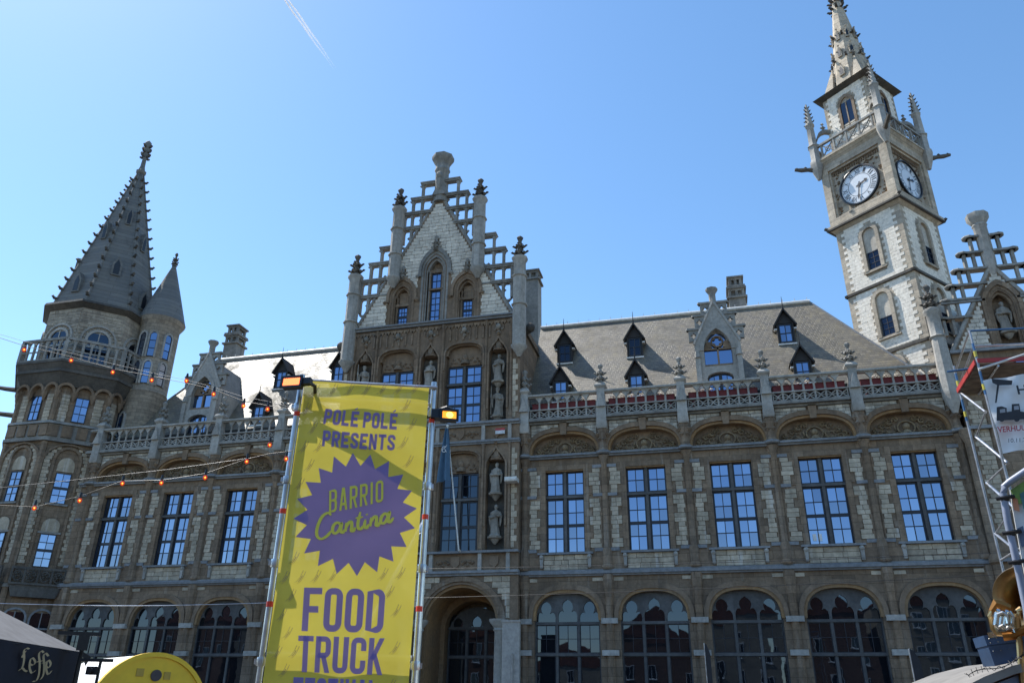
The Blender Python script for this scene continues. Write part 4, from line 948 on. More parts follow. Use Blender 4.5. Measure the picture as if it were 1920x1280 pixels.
blocks(shaft, items[1], 'tower_block', M=FACES[1], y=-H, depth=0.016, limit=30, gap=0.008)
for fi in range(4):
    M = FACES[fi]
    for z in (20.35, 24.75): mm = MB(M); mm.box(-H-0.12, H+0.12, -H-0.12, -H+0.1, z-0.1+fi*0.0015, z+0.06+fi*0.0015); obj('string_course', mm, 'dark_stone', CT)
    if fi > 1: continue
    for a, b, hw in WINS:
        w_ = MB(M); A = feet(arch(hw-0.08, hw-0.08, 'round', 10, 0, b), a); O = feet(arch(hw+0.14, hw+0.14, 'round', 10, 0, b), a)
        w_.band(A, O, -H-0.16, -H+0.02); w_.box(-hw-0.22, hw+0.22, -H-0.14, -H+0.02, a-0.14, a-0.002)
        o = obj('window_surround', w_, 'tower_stone', CT)
        t = MB(M); t.prism(feet(arch(hw-0.09, hw-0.09, 'round', 10, 0, b), a+1.25), -H-0.005, -H+0.02); obj('blind_panel', t, 'white_stone', o)
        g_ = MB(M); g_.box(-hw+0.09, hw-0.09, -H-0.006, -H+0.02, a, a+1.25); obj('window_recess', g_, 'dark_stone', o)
        glazing(CT, M, [(-hw+0.14, hw-0.1, a+0.02, a+1.22, 2, 3)], -H-0.02, fw=0.05, bw=0.03, mat='dark_glass')
# clock stage
H2 = 2.32; m = MB()
def sq(h): return [(-h, -h), (h, -h), (h, h), (-h, h)]
m.hull(sq(H+0.02), 29.3, sq(H2+0.16), 29.62); m.hull(sq(H2+0.2), 29.62, sq(H2+0.2), 29.78)
m.box(-H2+0.32, H2-0.32, -H2+0.32, H2-0.32, 29.78, 34.7); m.box(-H2, H2, -H2, H2, 29.78, 30.3); m.box(-H2, H2, -H2, H2, 33.95, 34.5)
for sx in (-1, 1):
    for sy in (-1, 1): m.box(min(sx*H2, sx*(H2-0.5)), max(sx*H2, sx*(H2-0.5)), min(sy*H2, sy*(H2-0.5)), max(sy*H2, sy*(H2-0.5)), 30.3, 33.95)
m.hull(sq(H2), 34.5, sq(H2+0.22), 34.85); m.hull(sq(H2+0.26), 34.85, sq(H2+0.26), 35.0)
stg = obj('clock_stage', m, 'tower_stone', CT)
m = MB(); m.hull(sq(H2+0.21), 29.5, sq(H2+0.21), 29.6); 
for i in range(4):
    a = pi/4+pi/2*i
    m.octa(((H2+0.22)*sqrt(2)*cos(a), (H2+0.22)*sqrt(2)*sin(a), 29.72), 0.15)
obj('carved_cornice', m, 'dark_stone', stg)
ROM = ['XII', 'I', 'II', 'III', 'IIII', 'V', 'VI', 'VII', 'VIII', 'IX', 'X', 'XI']
TXT = {r_: text_mesh(r_, 0.012) for r_ in ROM}
for fi in range(4):
    M = FACES[fi]; yf = -H2+0.32; CZ = 31.95; R = 1.27
    p = MB(M)
    for a, b, c, d in ((-1.82, 1.82, 33.8, 33.95), (-1.82, 1.82, 30.3, 30.42), (-1.82, -1.7, 30.42, 33.8), (1.7, 1.82, 30.42, 33.8)): p.box(a, b, yf-0.2, yf, c, d)
    obj('panel_moulding', p, 'tower_stone', stg)
    if fi > 1: continue
    rl = MB(M); RR = random.Random(fi)
    for q in range(150):
        x, z = RR.uniform(-1.65, 1.65), RR.uniform(30.45, 33.75)
        if (x*x+(z-CZ)**2) > 1.45**2: rl.octa((x, yf-0.02, z), RR.uniform(0.05, 0.12))
    for s in range(20):
        rl.box(-1.62+s*0.165, -1.54+s*0.165, yf-0.09, yf, 33.55, 33.75)
    obj('carved_panel', rl, 'carved_stone', stg)
    CM = M @ Matrix.Translation((0, yf-0.02, CZ)) @ Matrix.Rotation(pi/2, 4, 'X')
    cl = MB(CM); cl.lathe(0, 0, [(R+0.1, -0.01), (R+0.1, 0.14), (R+0.02, 0.16), (R, 0.12), (R, -0.01)], 48); ck = obj('clock_dial', cl, 'clock_black', CT)
    fc = MB(CM); fc.lathe(0, 0, [(R, 0.0), (R, 0.06)], 48); obj('dial_face', fc, 'clock_face', ck)
    mk = MB(CM)
    for rr, wd in ((0.62*R, 0.03), (0.99*R, 0.014), (0.93*R, 0.012)):
        n = 48; vs = []; fs = []
        for i in range(n):
            a = 2*pi*i/n; vs += [((rr-wd)*cos(a), (rr-wd)*sin(a), 0.066), (rr*cos(a), rr*sin(a), 0.066)]
        mk.add(vs, [(2*i, 2*i+1, (2*i+3) % (2*n), (2*i+2) % (2*n)) for i in range(n)])
    for i in range(60):
        a = 2*pi*i/60; M2 = CM @ Matrix.Rotation(a, 4, 'Z'); q = MB(M2); q.add([(-0.008, 0.92*R, 0.067), (0.008, 0.92*R, 0.067), (0.008, 0.98*R, 0.067), (-0.008, 0.98*R, 0.067)], [(0, 1, 2, 3)]); mk.v += []; o_ = len(mk.v); mk.v += q.v; mk.f += [tuple(x+o_ for x in f_) for f_ in q.f]
    obj('minute_ring', mk, 'clock_black', ck)
    for i, r_ in enumerate(ROM):
        V, Fc = TXT[r_]; wdt = 0.075*len(r_)+0.06; M2 = CM @ Matrix.Rotation(-2*pi*i/12, 4, 'Z'); q = MB(M2)
        q.add([((x-0.5)*wdt*1.25, 0.66*R+y*0.24*R, 0.068) for x, y in V], Fc); obj('numeral', q, 'clock_black', ck)
    for ang, ln, wd, nm in ((2.53*30, 0.62, 0.07, 'hour_hand'), (32*6, 1.05, 0.045, 'minute_hand')):
        M2 = CM @ Matrix.Rotation(-radians(ang), 4, 'Z'); q = MB(M2); z = 0.09 if nm[0] == 'h' else 0.11
        q.add([(-wd, -0.22, z), (wd, -0.22, z), (wd*0.8, ln*0.6, z), (wd*2.0, ln*0.72, z), (0, ln, z), (-wd*2.0, ln*0.72, z), (-wd*0.8, ln*0.6, z)], [tuple(range(7))]); q.lathe(0, 0, [(0.1, z-0.02), (0.1, z+0.005)], 10); obj(nm, q, 'clock_black', ck)
# balcony
m = MB()
for fi in range(4):
    mm = MB(FACES[fi]); e = H2+0.12
    mm.box(-e, e, -e-0.07, -e+0.07, 35.0, 35.1); mm.box(-e, e, -e-0.09, -e+0.09, 36.05, 36.2)
    for i in range(5):
        x = -1.85+i*0.925
        if i < 4:
            x2 = x+0.925
            for (a, b) in ((35.1, 36.05), (36.05, 35.1)): mm.tube([(x, -e, a), ((x+x2)/2, -e-0.02, (a+b)/2+0.0), (x2, -e, b)], 0.045, 5)
            mm.tube([(x+0.46+0.2*cos(q*pi/5), -e, 35.57+0.2*sin(q*pi/5)) for q in range(10)], 0.035, 5, True)
        mm.box(x-0.05, x+0.05, -e-0.06, -e+0.06, 35.1, 36.05)
    obj('balcony_rail', mm, 'grey_stone', CT)
H3 = 1.62; m = MB(); m.box(-H3, H3, -H3, H3, 34.7, 40.2); bel = obj('belfry', m, 'tower_stone', CT)
def bspan(z, i):
    t = 0.2+0.16*(i % 2); iv = [(-H3+t, H3-t)]
    if 36.6 < z < 39.6: k = 0.62+0.1*(i % 2) if z < 38.9 else 0.72*sqrt(max(0, 1-((z-38.9)/0.75)**2)); iv = [(-H3+t, -k), (k, H3-t)]
    return iv
it = courses(35.1, 40.0, 0.22, bspan, 0.45); blocks(bel, it, 'tower_block', M=FACES[0], y=-H3, depth=0.025, limit=120, gap=0.008); blocks(bel, courses(35.1, 40.0, 0.22, bspan, 0.45), 'tower_block', M=FACES[1], y=-H3, depth=0.025, limit=60, gap=0.008)
for fi in range(2):
    w_ = MB(FACES[fi]); w_.band(feet(arch(0.42, 0.6, 'point', 10, 0, 38.7), 36.7), feet(arch(0.6, 0.86, 'point', 10, 0, 38.7), 36.7), -H3-0.1, -H3+0.02); w_.box(-0.7, 0.7, -H3-0.13, -H3+0.02, 36.58, 36.7); w_.box(-0.04, 0.04, -H3-0.07, -H3+0.02, 36.7, 38.9)
    o = obj('belfry_window', w_, 'brown_stone', CT)
    for a, b in ((-0.42, -0.04), (0.04, 0.42)): pane(o, FACES[fi], a, b, 37.25, 38.95, -H3-0.02, 'dim_glass')
    l_ = MB(FACES[fi])
    for q in range(3): l_.box(-0.4, 0.4, -H3-0.06, -H3+0.01, 36.75+q*0.16, 36.83+q*0.16)
    obj('louvre', l_, 'white_stone', o)
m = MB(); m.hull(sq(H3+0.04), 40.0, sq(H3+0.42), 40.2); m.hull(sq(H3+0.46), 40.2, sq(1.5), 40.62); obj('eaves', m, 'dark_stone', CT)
m = MB(); ZT = 50.6; m.hull(oct_pts(0, 0, 1.45), 40.55, oct_pts(0, 0, 0.1), ZT)
for sx in (-1, 1):
    for sy in (-1, 1): m.hull([(sx*1.5, sy*1.5), (sx*0.75, sy*1.5), (sx*0.75, sy*0.75), (sx*1.5, sy*0.75)], 40.55, [(sx*0.85, sy*0.85)]*4, 43.0)
sp = obj('spire', m, 'tower_stone', CT)
for i in range(8):
    a = pi/8+pi/4*i
    for j in range(13):
        t = 0.1+0.075*j; z = 40.6+(ZT-40.6)*t
        if j < 9 and j not in (2, 5): continue
        r = 1.45*(1-t)+0.1*t; crocket(sp, (r*cos(a), r*sin(a), z), a, 0.3 if j > 6 else 0.26, 'dark_stone')
    for j, t in enumerate((0.12, 0.3, 0.47)):
        am = pi/4*i; r = (1.45*(1-t)+0.1*t)*cos(pi/8); z = 40.6+(ZT-40.6)*t
        q = MB(TR(r*cos(am), r*sin(am), z, am+pi/2)); hw = 0.2-0.04*j
        q.prism([(-hw, -0.3), (hw, -0.3), (hw, 0.2), (0, 0.65), (-hw, 0.2)], -0.14, 0.12); q.octa((0, -0.1, 0.7), 0.1); q.octa((-hw, -0.12, 0.22), 0.09); q.octa((hw, -0.12, 0.22), 0.09)
        lo_ = obj('lucarne', q, 'tower_stone', sp); 
        if i in (4, 5, 6, 7, 0): qq = MB(TR(r*cos(am), r*sin(am), z, am+pi/2)); qq.prism([(-hw*0.6, -0.2), (hw*0.6, -0.2), (hw*0.6, 0.15), (0, 0.42), (-hw*0.6, 0.15)], -0.15, -0.13); obj('lucarne_opening', qq, 'clock_black', sp)
finial(sp, 0, 0, ZT-0.15, 1.4, 'dark_stone', 0.9)
for sx in (-1, 1):
    for sy in (-1, 1): finial(sp, sx*0.85, sy*0.85, 42.85, 0.55, 'dark_stone', 0.9)
# corner pinnacles with flyers, gargoyles
for i in range(4):
    a = pi/4+pi/2*i; r = (H2+0.1)*sqrt(2); x, y = r*cos(a), r*sin(a)
    m = MB(); m.lathe(x, y, [(0.12, 33.6), (0.34, 34.2), (0.46, 34.7), (0.42, 35.0), (0.34, 35.1), (0.34, 36.2), (0.42, 36.28), (0.3, 36.45), (0.26, 38.0), (0.34, 38.1), (0.27, 38.25), (0.06, 40.0)], 6)
    po = obj('corner_pinnacle', m, 'pale_grey_stone', CT)
    for j in range(5):
        for q in range(4): b = a+pi/4+q*pi/2; rr = 0.26-0.045*j; crocket(po, (x+rr*cos(b), y+rr*sin(b), 38.3+0.33*j), b, 0.14, 'dark_stone')
    m = MB(TR(0, 0, 0, a)); A = [(2.3+(r-0.2-2.3)*t, 36.3+1.25*sin(pi/2*min(1, (1-t)*1.15))) for t in (0, 0.2, 0.4, 0.6, 0.8, 1.0)]
    rr = H3*sqrt(2)-0.1
    A = [(rr+(r-0.25-rr)*t, 36.4+0.95*sqrt(max(0, 1-(t-0.35)**2/0.43))) for t in (0, 0.15, 0.35, 0.6, 0.8, 0.97)]
    m.band(A, [(x_, z_+0.28) for x_, z_ in A], -0.12, 0.12); m.octa(((rr+r)/2-0.2, 0, 37.85), 0.2); m.octa(((rr+r)/2-0.2, 0, 38.15), 0.13); obj('flying_buttress', m, 'grey_stone', CT)
    m = MB(TR(0, 0, 0, a)); m.tube([(r+0.2, 0, 34.45), (r+0.6, 0, 34.5), (r+1.0, 0, 34.52), (r+1.45, 0, 34.6)], [0.2, 0.13, 0.15, 0.1], 6); m.octa((r+0.75, 0, 34.68), 0.12); m.octa((r+1.3, 0, 34.68), 0.1); obj('gargoyle', m, 'dark_stone', CT)
# ================================================================ octagonal corner tower at the left
OX, OY = -44.0, 2.0
OT = thing('octagonal_tower', 'octagonal stone corner tower with crocketed slate spire and balcony at the left edge', 'tower', (OX, OY, 0))
R0 = 4.05; AP = R0*cos(pi/8)
def ofr(i): return TR(0, 0, 0, pi/4*i)           # frame of face i; i=0 looks to -y, i=1 to the front right
m = MB(); m.hull(oct_pts(0, 0, R0), 0, oct_pts(0, 0, R0), 21.0); body = obj('body', m, 'brown_stone', OT)
m = MB(); R1 = 3.75; m.hull(oct_pts(0, 0, R1), 22.6, oct_pts(0, 0, R1), 27.3); up = obj('upper_body', m, 'corner_stone', OT)
m = MB()
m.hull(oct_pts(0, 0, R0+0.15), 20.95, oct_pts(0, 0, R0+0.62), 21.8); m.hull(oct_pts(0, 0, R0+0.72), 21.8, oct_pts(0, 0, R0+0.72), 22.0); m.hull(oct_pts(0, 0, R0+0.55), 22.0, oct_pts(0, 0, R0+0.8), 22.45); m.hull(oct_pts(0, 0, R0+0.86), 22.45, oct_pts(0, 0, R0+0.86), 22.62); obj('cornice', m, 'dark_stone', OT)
m = MB(); m.hull(oct_pts(0, 0, R0+0.3), 17.05, oct_pts(0, 0, R0+0.3), 17.25); m.hull(oct_pts(0, 0, R0+0.12), 17.25, oct_pts(0, 0, R0+0.12), 18.25); m.hull(oct_pts(0, 0, R0+0.3), 18.25, oct_pts(0, 0, R0+0.25), 18.42); obj('string_course', m, 'grey_stone', OT); m = MB(); m.hull(oct_pts(0, 0, R0+0.25), 7.75, oct_pts(0, 0, R0+0.25), 7.95); obj('string_course', m, 'grey_stone', OT)
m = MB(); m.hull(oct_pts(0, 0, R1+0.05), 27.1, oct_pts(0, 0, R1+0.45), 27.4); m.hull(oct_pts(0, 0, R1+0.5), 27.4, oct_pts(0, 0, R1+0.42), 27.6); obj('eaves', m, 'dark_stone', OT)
FWD = 2*AP*math.tan(pi/8)/2                       # half face width
blk = []
for i in (7, 0, 1, 2):
    M = ofr(i); hwf = FWD
    # balcony
    e = R0+0.74; ea = e*cos(pi/8); ew = e*sin(pi/8)
    b = MB(M); b.box(-ew, ew, -ea-0.06, -ea+0.1, 22.62, 22.75); b.box(-ew-0.03, ew+0.03, -ea-0.1, -ea+0.14, 24.1, 24.28); b.box(-ew, ew, -ea-0.02, -ea+0.06, 23.3, 23.38); b.box(-ew-0.1, -ew+0.1, -ea-0.09, -ea+0.15, 22.62, 24.1)
    bo = obj('balcony_rail', b, 'grey_stone', OT)
    for q in range(1, 7):
        x = -ew+2*ew*q/7; bb = MB(M); bb.box(x-0.07, x+0.07, -ea-0.04, -ea+0.08, 22.75, 24.1); bb.prism([(x-0.2, 24.1), (x-0.07, 23.85), (x+0.07, 23.85), (x+0.2, 24.1)], -ea-0.03, -ea+0.07); obj('baluster', bb, 'grey_stone', bo)
    # upper window
    ap1 = R1*cos(pi/8); w1 = R1*sin(pi/8)
    u = MB(M); u.band(feet(arch(0.68, 0.68, 'round', 12, 0, 24.75), 22.7), feet(arch(0.86, 0.86, 'round', 12, 0, 24.75), 22.7), -ap1-0.1, -ap1+0.02); u.band(feet(arch(1.05, 1.05, 'round', 12, 0, 24.75), 24.3), feet(arch(1.18, 1.18, 'round', 12, 0, 24.75), 24.3), -ap1-0.12, -ap1+0.02)
    for q in range(11):
        t = pi*(q+0.5)/11; x, z = 0.955*cos(t), 24.75+0.955*sin(t); u.octa((x, -ap1-0.02, z), 0.08)
    u.box(-0.68, 0.68, -ap1-0.12, -ap1+0.02, 24.12, 24.28); u.box(-0.035, 0.035, -ap1-0.07, -ap1, 22.7, 25.4)
    o = obj('window_surround', u, 'pale_grey_stone', OT)
    for a_, b_ in ((-0.66, -0.035), (0.035, 0.66)): pane(o, M, a_, b_, 24.28, 25.3, -ap1-0.02, 'dim_glass'); pane(o, M, a_, b_, 22.75, 24.12, -ap1-0.02, 'dim_glass')
    def us(z, k):
        q = 0.0
        if z < 24.75: q = 0.95 if z < 24.3 else 1.25
        elif z < 25.95: q = 1.28*sqrt(max(0, 1-((z-24.75)/1.25)**2))
        return [(-w1+0.06, -q), (q, w1-0.06)] if q > 0.1 else [(-w1+0.06, w1-0.06)]
    if i in (0, 1): blk.append((M, ap1, courses(22.9, 27.05, 0.24, us, 0.55)))
    # middle storey window between blind panels under the machicolation
    mm = MB(M)
    for x in (-1.15, 0.0, 1.15): 
        mm.band(arch(0.42, 0.42, 'round', 8, x, 20.55), arch(0.575, 0.6, 'round', 8, x, 20.55), -AP-0.34, -AP+0.02)
    for x in (-1.62, -0.575, 0.575, 1.62): mm.lathe(x, -AP-0.16, [(0.04, 19.9), (0.2, 20.35), (0.2, 20.55)], 6)
    obj('machicolation', mm, 'carved_stone', OT)
    glazing(OT, M, [(-0.42, 0.42, 18.55, 20.3, 1 if False else 2, 3)], -AP-0.03, fw=0.05)
    for x in (-1.02, 1.02):
        for z in range(8): blk.append((M, AP, [(x, 18.6+z*0.24, 0.5+0.06*(z % 2), 0.24)]))
    pn = MB(M)
    for x in (-1.3, -0.45, 0.45, 1.3): pn.box(x-0.32, x+0.32, -AP-0.22, -AP-0.08, 17.4, 18.15)
    obj('frieze_panel', pn, 'carved_stone', OT)
    # tall double-storey niche with two windows
    nn = MB(M); nn.band(feet(arch(0.7, 0.75, 'round', 12, 0, 15.9), 9.0), feet(arch(0.86, 0.92, 'round', 12, 0, 15.9), 9.0), -AP-0.12, -AP+0.02)
    nn.band(feet(arch(1.38, 1.2, 'round', 12, 0, 15.7), 7.95), feet(arch(1.56, 1.32, 'round', 12, 0, 15.7), 7.95), -AP-0.16, -AP+0.02); obj('niche_moulding', nn, 'brown_stone', OT)
    for za_, zb_, ri_ in ((15.55, 15.15, 0.55), (11.65, 11.2, 0.45)): tt = MB(M); tt.prism(feet(arch(0.5, ri_, 'round', 8, 0, za_), zb_), -AP-0.05, -AP+0.01); obj('blind_panel', tt, 'wing_block', OT)
    glazing(OT, M, [(-0.46, 0.46, 13.05, 15.05, 2, 4)], -AP-0.03, fw=0.05); glazing(OT, M, [(-0.46, 0.46, 9.05, 11.1, 2, 4)], -AP-0.03, fw=0.05)
    sl = MB(M); sl.box(-0.66, 0.66, -AP-0.16, -AP+0.01, 12.92, 13.04); sl.box(-0.66, 0.66, -AP-0.1, -AP+0.01, 11.12, 11.24); obj('window_sill', sl, 'grey_stone', OT)
    def ns(z, k):
        q = 0.9+0.1*(k % 2); e_ = 1.36 if z < 15.7 else 1.36*sqrt(max(0, 1-((z-15.7)/1.2)**2)); 
        if z > 15.9: q = 0.9*sqrt(max(0, 1-((z-15.9)/0.95)**2))
        return [(-e_, -q), (q, e_)] if e_ > q+0.1 else []
    if i in (0, 1, 2): blk.append((M, AP, courses(9.2, 16.8, 0.24, ns, 0.42)))
    # balconette and ground-floor lights
    if i in (0, 1):
        bc = MB(M); bc.prism([(-1.45, 7.9), (1.45, 7.9), (1.2, 7.2), (-1.2, 7.2)], -AP-0.5, -AP); bc.box(-1.5, 1.5, -AP-0.62, -AP, 7.9, 8.02); bc.box(-1.5, 1.5, -AP-0.62, -AP-0.5, 8.82, 8.95)
        for x in (-1.45, -0.75, 0, 0.75, 1.45): bc.box(x-0.06, x+0.06, -AP-0.61, -AP-0.51, 8.02, 8.82)
        for x in (-1.1, -0.37, 0.37, 1.1):
            bc.tube([(x+0.24*cos(q*pi/5), -AP-0.56, 8.42+0.3*sin(q*pi/5)) for q in range(10)], 0.045, 5, True)
            for q in range(6): bc.octa((x+0.15*cos(q), -AP-0.56, 8.42+0.18*sin(q*1.7)), 0.09)
        obj('balconette', bc, 'dark_stone', OT)
        for x in (-0.72, 0.72):
            gl = MB(M); gl.band(feet(arch(0.56, 0.5, 'round', 8, x, 6.0), 2), feet(arch(0.68, 0.62, 'round', 8, x, 6.0), 2), -AP-0.1, -AP+0.02); gl.box(x-0.03, x+0.03, -AP-0.06, -AP, 2, 6.4); gl.box(x-0.56, x+0.56, -AP-0.07, -AP, 5.4, 5.5)
            o = obj('tracery_window', gl, 'blue_stone', OT); pane(o, M, x-0.56, x-0.03, 2, 6.35, -AP-0.02, 'dim_glass'); pane(o, M, x+0.03, x+0.56, 2, 6.35, -AP-0.02, 'dim_glass')
flat = [(M, a, q) for M, a, qs in blk for q in qs]; flat = flat
per = {}
for M, a, q in flat: per.setdefault((round(M.to_euler().z, 3), round(a, 3)), [M, a, []])[2].append(q)
left = {id(body): 290, id(up): 290}
for (rz, a), (M, ap_, its) in per.items():
    pr = up if ap_ < 3.6 else body; n = min(left[id(pr)], len(its), 150 if pr is up else 110); left[id(pr)] -= n
    blocks(pr, its, 'tower_block' if False else ('corner_stone' if pr is up else 'wing_block'), M=M, y=-ap_, depth=0.05, limit=n)
# corner ribs and spouts
for i in range(8):
    a = pi/8+pi/4*i
    if sin(a) < 0.5 and cos(a) > -0.99:
        q = MB(); q.lathe(R0*cos(a), R0*sin(a), [(0.2, 0), (0.2, 17)], 6); q.lathe(R0*cos(a), R0*sin(a), [(0.16, 18.4), (0.16, 20.9)], 6); obj('corner_shaft', q, 'brown_stone', OT)
for z in (21.8, 19.9):
    q = MB(); a = pi+pi/8; q.tube([(3.9*cos(a), 3.9*sin(a), z), (5.4*cos(a), 5.4*sin(a), z+0.1), (6.6*cos(a), 6.6*sin(a), z+0.25)], [0.2, 0.16, 0.11], 6); obj('gargoyle', q, 'dark_stone', OT)
# spire
ZA = 43.2; m = MB(); RS = 3.72; m.hull(oct_pts(0, 0, RS), 27.5, oct_pts(0, 0, 0.26), 41.4); m.lathe(0, 0, [(0.26, 41.4), (0.4, 41.6), (0.42, 41.75), (0.28, 41.85), (0.2, 42.2), (0.16, 43.2), (0.2, 43.4), (0.14, 43.9), (0.3, 44.5), (0.26, 44.75), (0.05, 45.0)], 8, pi/8)
sp = obj('spire', m, 'spire_slate', OT)
hs = (41.4-27.5)
for i in range(8):
    a = pi/8+pi/4*i
    if sin(a) > 0.7: continue
    for j in range(15):
        t = 0.045+0.064*j; r = RS*(1-t)+0.26*t; crocket(sp, (r*cos(a), r*sin(a), 27.5+hs*t), a, 0.34-0.05*t, 'dark_stone')
    rb = MB(); rb.tube([(RS*cos(a), RS*sin(a), 27.5), (0.27*cos(a), 0.27*sin(a), 41.4)], [0.1, 0.06], 5); obj('spire_rib', rb, 'spire_slate', sp)
for q in range(4):
    for k_ in range(4): a = k_*pi/2; obj('crocket', CRK['dark_stone'], None, sp, ((0.16+0.02*q)*cos(a), (0.16+0.02*q)*sin(a), 44.2-q*0.5), (0, 0, a), (0.3, 0.3, 0.3)) if q < 3 else None
for i, t in ((0, 0.12), (1, 0.25), (2, 0.1), (7, 0.28), (0, 0.5), (2, 0.48), (1, 0.62)):
    am = -pi/2+pi/4*i; r = (RS*(1-t)+0.26*t)*cos(pi/8); q = MB(TR(r*cos(am), r*sin(am), 27.5+hs*t, am+pi/2)); w_ = 0.34 if t < 0.4 else 0.22
    q.prism([(-w_, -0.5), (w_, -0.5), (w_, 0.5), (0, 1.15), (-w_, 0.5)], -0.22, 0.5); o = obj('lucarne', q, 'spire_slate', sp)
    q = MB(TR(r*cos(am), r*sin(am), 27.5+hs*t, am+pi/2)); q.prism([(-w_*0.6, -0.4), (w_*0.6, -0.4), (w_*0.6, 0.4), (0, 0.85), (-w_*0.6, 0.4)], -0.235, -0.2); obj('lucarne_opening', q, 'clock_black', sp)
# round stair turret
TU = thing('stair_turret', 'round stone stair turret with conical slate cap between octagonal tower and left wing', 'turret', (-39.55, 3.05, 0))
m = MB(); m.lathe(0, 0, [(1.42, 8), (1.42, 21.6), (1.48, 21.7), (1.42, 21.8), (1.40, 27.0), (1.5, 27.2), (1.68, 27.5), (1.7, 27.62)], 24); obj('shaft', m, 'corner_stone', TU)
m = MB(); m.lathe(0, 0, [(1.72, 27.6), (1.66, 27.75), (0.9, 30.2), (0.14, 32.6), (0.16, 32.75)], 20); cp = obj('conical_roof', m, 'spire_slate', TU); finial(cp, 0, 0, 32.6, 1.25, 'dark_stone', 1.0)
for ang, zs in ((-62, ((22.2, 24.0), (24.3, 26.3))), (-92, ((22.2, 24.0), (24.3, 26.3))), (-20, ((22.2, 24.0), (24.3, 26.3))), (-105, ((17.6, 20.0),)), (-62, ((15.0, 16.0),))):
    M = TR(0, 0, 0, radians(ang)+pi/2); a = MB(M)
    for z0, z1 in zs: a.band(feet(arch(0.24, 0.3, 'point', 6, 0, z1-0.35), z0-0.05), feet(arch(0.36, 0.46, 'point', 6, 0, z1-0.35), z0-0.05), -1.5, -1.3)
    o = obj('window_surround', a, 'pale_grey_stone', TU)
    for z0, z1 in zs: glazing(TU, M, [(-0.26, 0.26, z0, z1-0.05, 1, 3)], -1.43, fw=0.045)
# ================================================================ yellow festival banner on a scaffold mast
BA = 0.352; TL = hd(563, 717, 6.42); BW = 1.06
BT = thing('scaffold_mast', 'narrow steel scaffold mast carrying the yellow banner', 'scaffold', (TL.x, TL.y, 0), BA)
BT.rotation_euler = (0, 0.008, BA)
bx = Vector((cos(BA), sin(BA), 0)); bn = Vector((sin(BA), -cos(BA), 0))
def bp(px, py):                            # a point of the photograph carried onto the banner's plane: (along, height)
    d = ray(px, py); t = ((TL-CAMP).dot(bn))/d.dot(bn); q = CAMP+d*t; return ((q-TL).dot(bx), q.z)
ZTOP = TL.z
for x in (-0.03, BW+0.03):
    for y in ((0.03,) if x < 0 else (0.03, 0.73)):
        m = MB(); m.tube([(x, y, 0), (x, y, ZTOP+0.08)], 0.024, 10); o = obj('upright', m, 'steel_tube', BT)
        if y < 0.1:
            for z in (1.95, 2.65, 3.3, 3.92): c = MB(); c.lathe(x, y, [(0.036, z-0.03), (0.04, z), (0.036, z+0.03)], 10); c.box(x-0.05, x+0.05, y-0.02, y+0.06, z-0.018, z+0.018); obj('coupler', c, 'steel_tube', o)
            for z in (2.35, 3.05, 3.86): c = MB(); c.lathe(x, y, [(0.0252, z-0.02), (0.0252, z+0.02)], 10); obj('tape', c, 'red_tape', o)
for z in (0.5, 1.0, 1.5, 2.0, 2.5, 3.0, 3.5, 4.0):
    for y in ((0.03,) if z in (1.0, 2.0, 4.0) else ()): m = MB(); m.tube([(0, y, z), (BW, y, z)], 0.02, 8); obj('ledger', m, 'steel_tube', BT)
    for x in (BW+0.03,): m = MB(); m.tube([(x, 0.03, z+0.03), (x, 0.73, z+0.03)], 0.018, 8); obj('rung', m, 'steel_tube', BT)
m = MB(); m.tube([(-0.06, 0.0, ZTOP+0.02), (BW+0.06, 0.0, ZTOP+0.02)], 0.017, 8); obj('top_bar', m, 'steel_tube', BT)
for a, b, w_ in (((0.0, 0.06, 4.0), (BW, 0.06, 3.45), 0.05),):  # plank added behind the cloth to cast the broad diagonal shadow band
    m = MB(); m.add([(a[0], a[1], a[2]-w_), (b[0], b[1], b[2]-w_), (b[0], b[1], b[2]+w_), (a[0], a[1], a[2]+w_), (a[0], a[1]+0.02, a[2]-w_), (b[0], b[1]+0.02, b[2]-w_), (b[0], b[1]+0.02, b[2]+w_), (a[0], a[1]+0.02, a[2]+w_)], [(0, 1, 2, 3), (7, 6, 5, 4), (0, 4, 5, 1), (1, 5, 6, 2), (2, 6, 7, 3), (3, 7, 4, 0)]); obj('brace', m, 'plank_wood', BT)
m = MB(); m.tube([(BW+0.03, 0.73, 3.2), (-0.03, 0.05, 0.6)], 0.02, 8); obj('stay', m, 'steel_tube', BT)
BN = thing('festival_banner', 'tall yellow mesh banner with purple food truck festival lettering and starburst', 'banner', (TL.x, TL.y, 0), BA)
BN.rotation_euler = (0, 0.008, BA)
def wav(u, z): return 0.007*sin(u*5+z*1.3)+0.006*sin(z*4.2-u*3)+0.004*sin(u*13+z*2)
m = MB(); nx, nz = 24, 60; z0 = 1.15
vs = [(0.01+(BW-0.02)*i/nx, -0.04+wav((BW)*i/nx, z0+(ZTOP-z0)*j/nz), z0+(ZTOP-z0)*j/nz) for j in range(nz+1) for i in range(nx+1)]
m.add(vs, [(j*(nx+1)+i, j*(nx+1)+i+1, (j+1)*(nx+1)+i+1, (j+1)*(nx+1)+i) for j in range(nz) for i in range(nx)]); obj('cloth', m, 'banner_yellow', BN)
def onb(pts, off=0.006): return [(u, -0.04+wav(u, z)-off, z) for u, z in pts]
def zb4(x, y): return (480+x/2.134, 680+y/2.134)
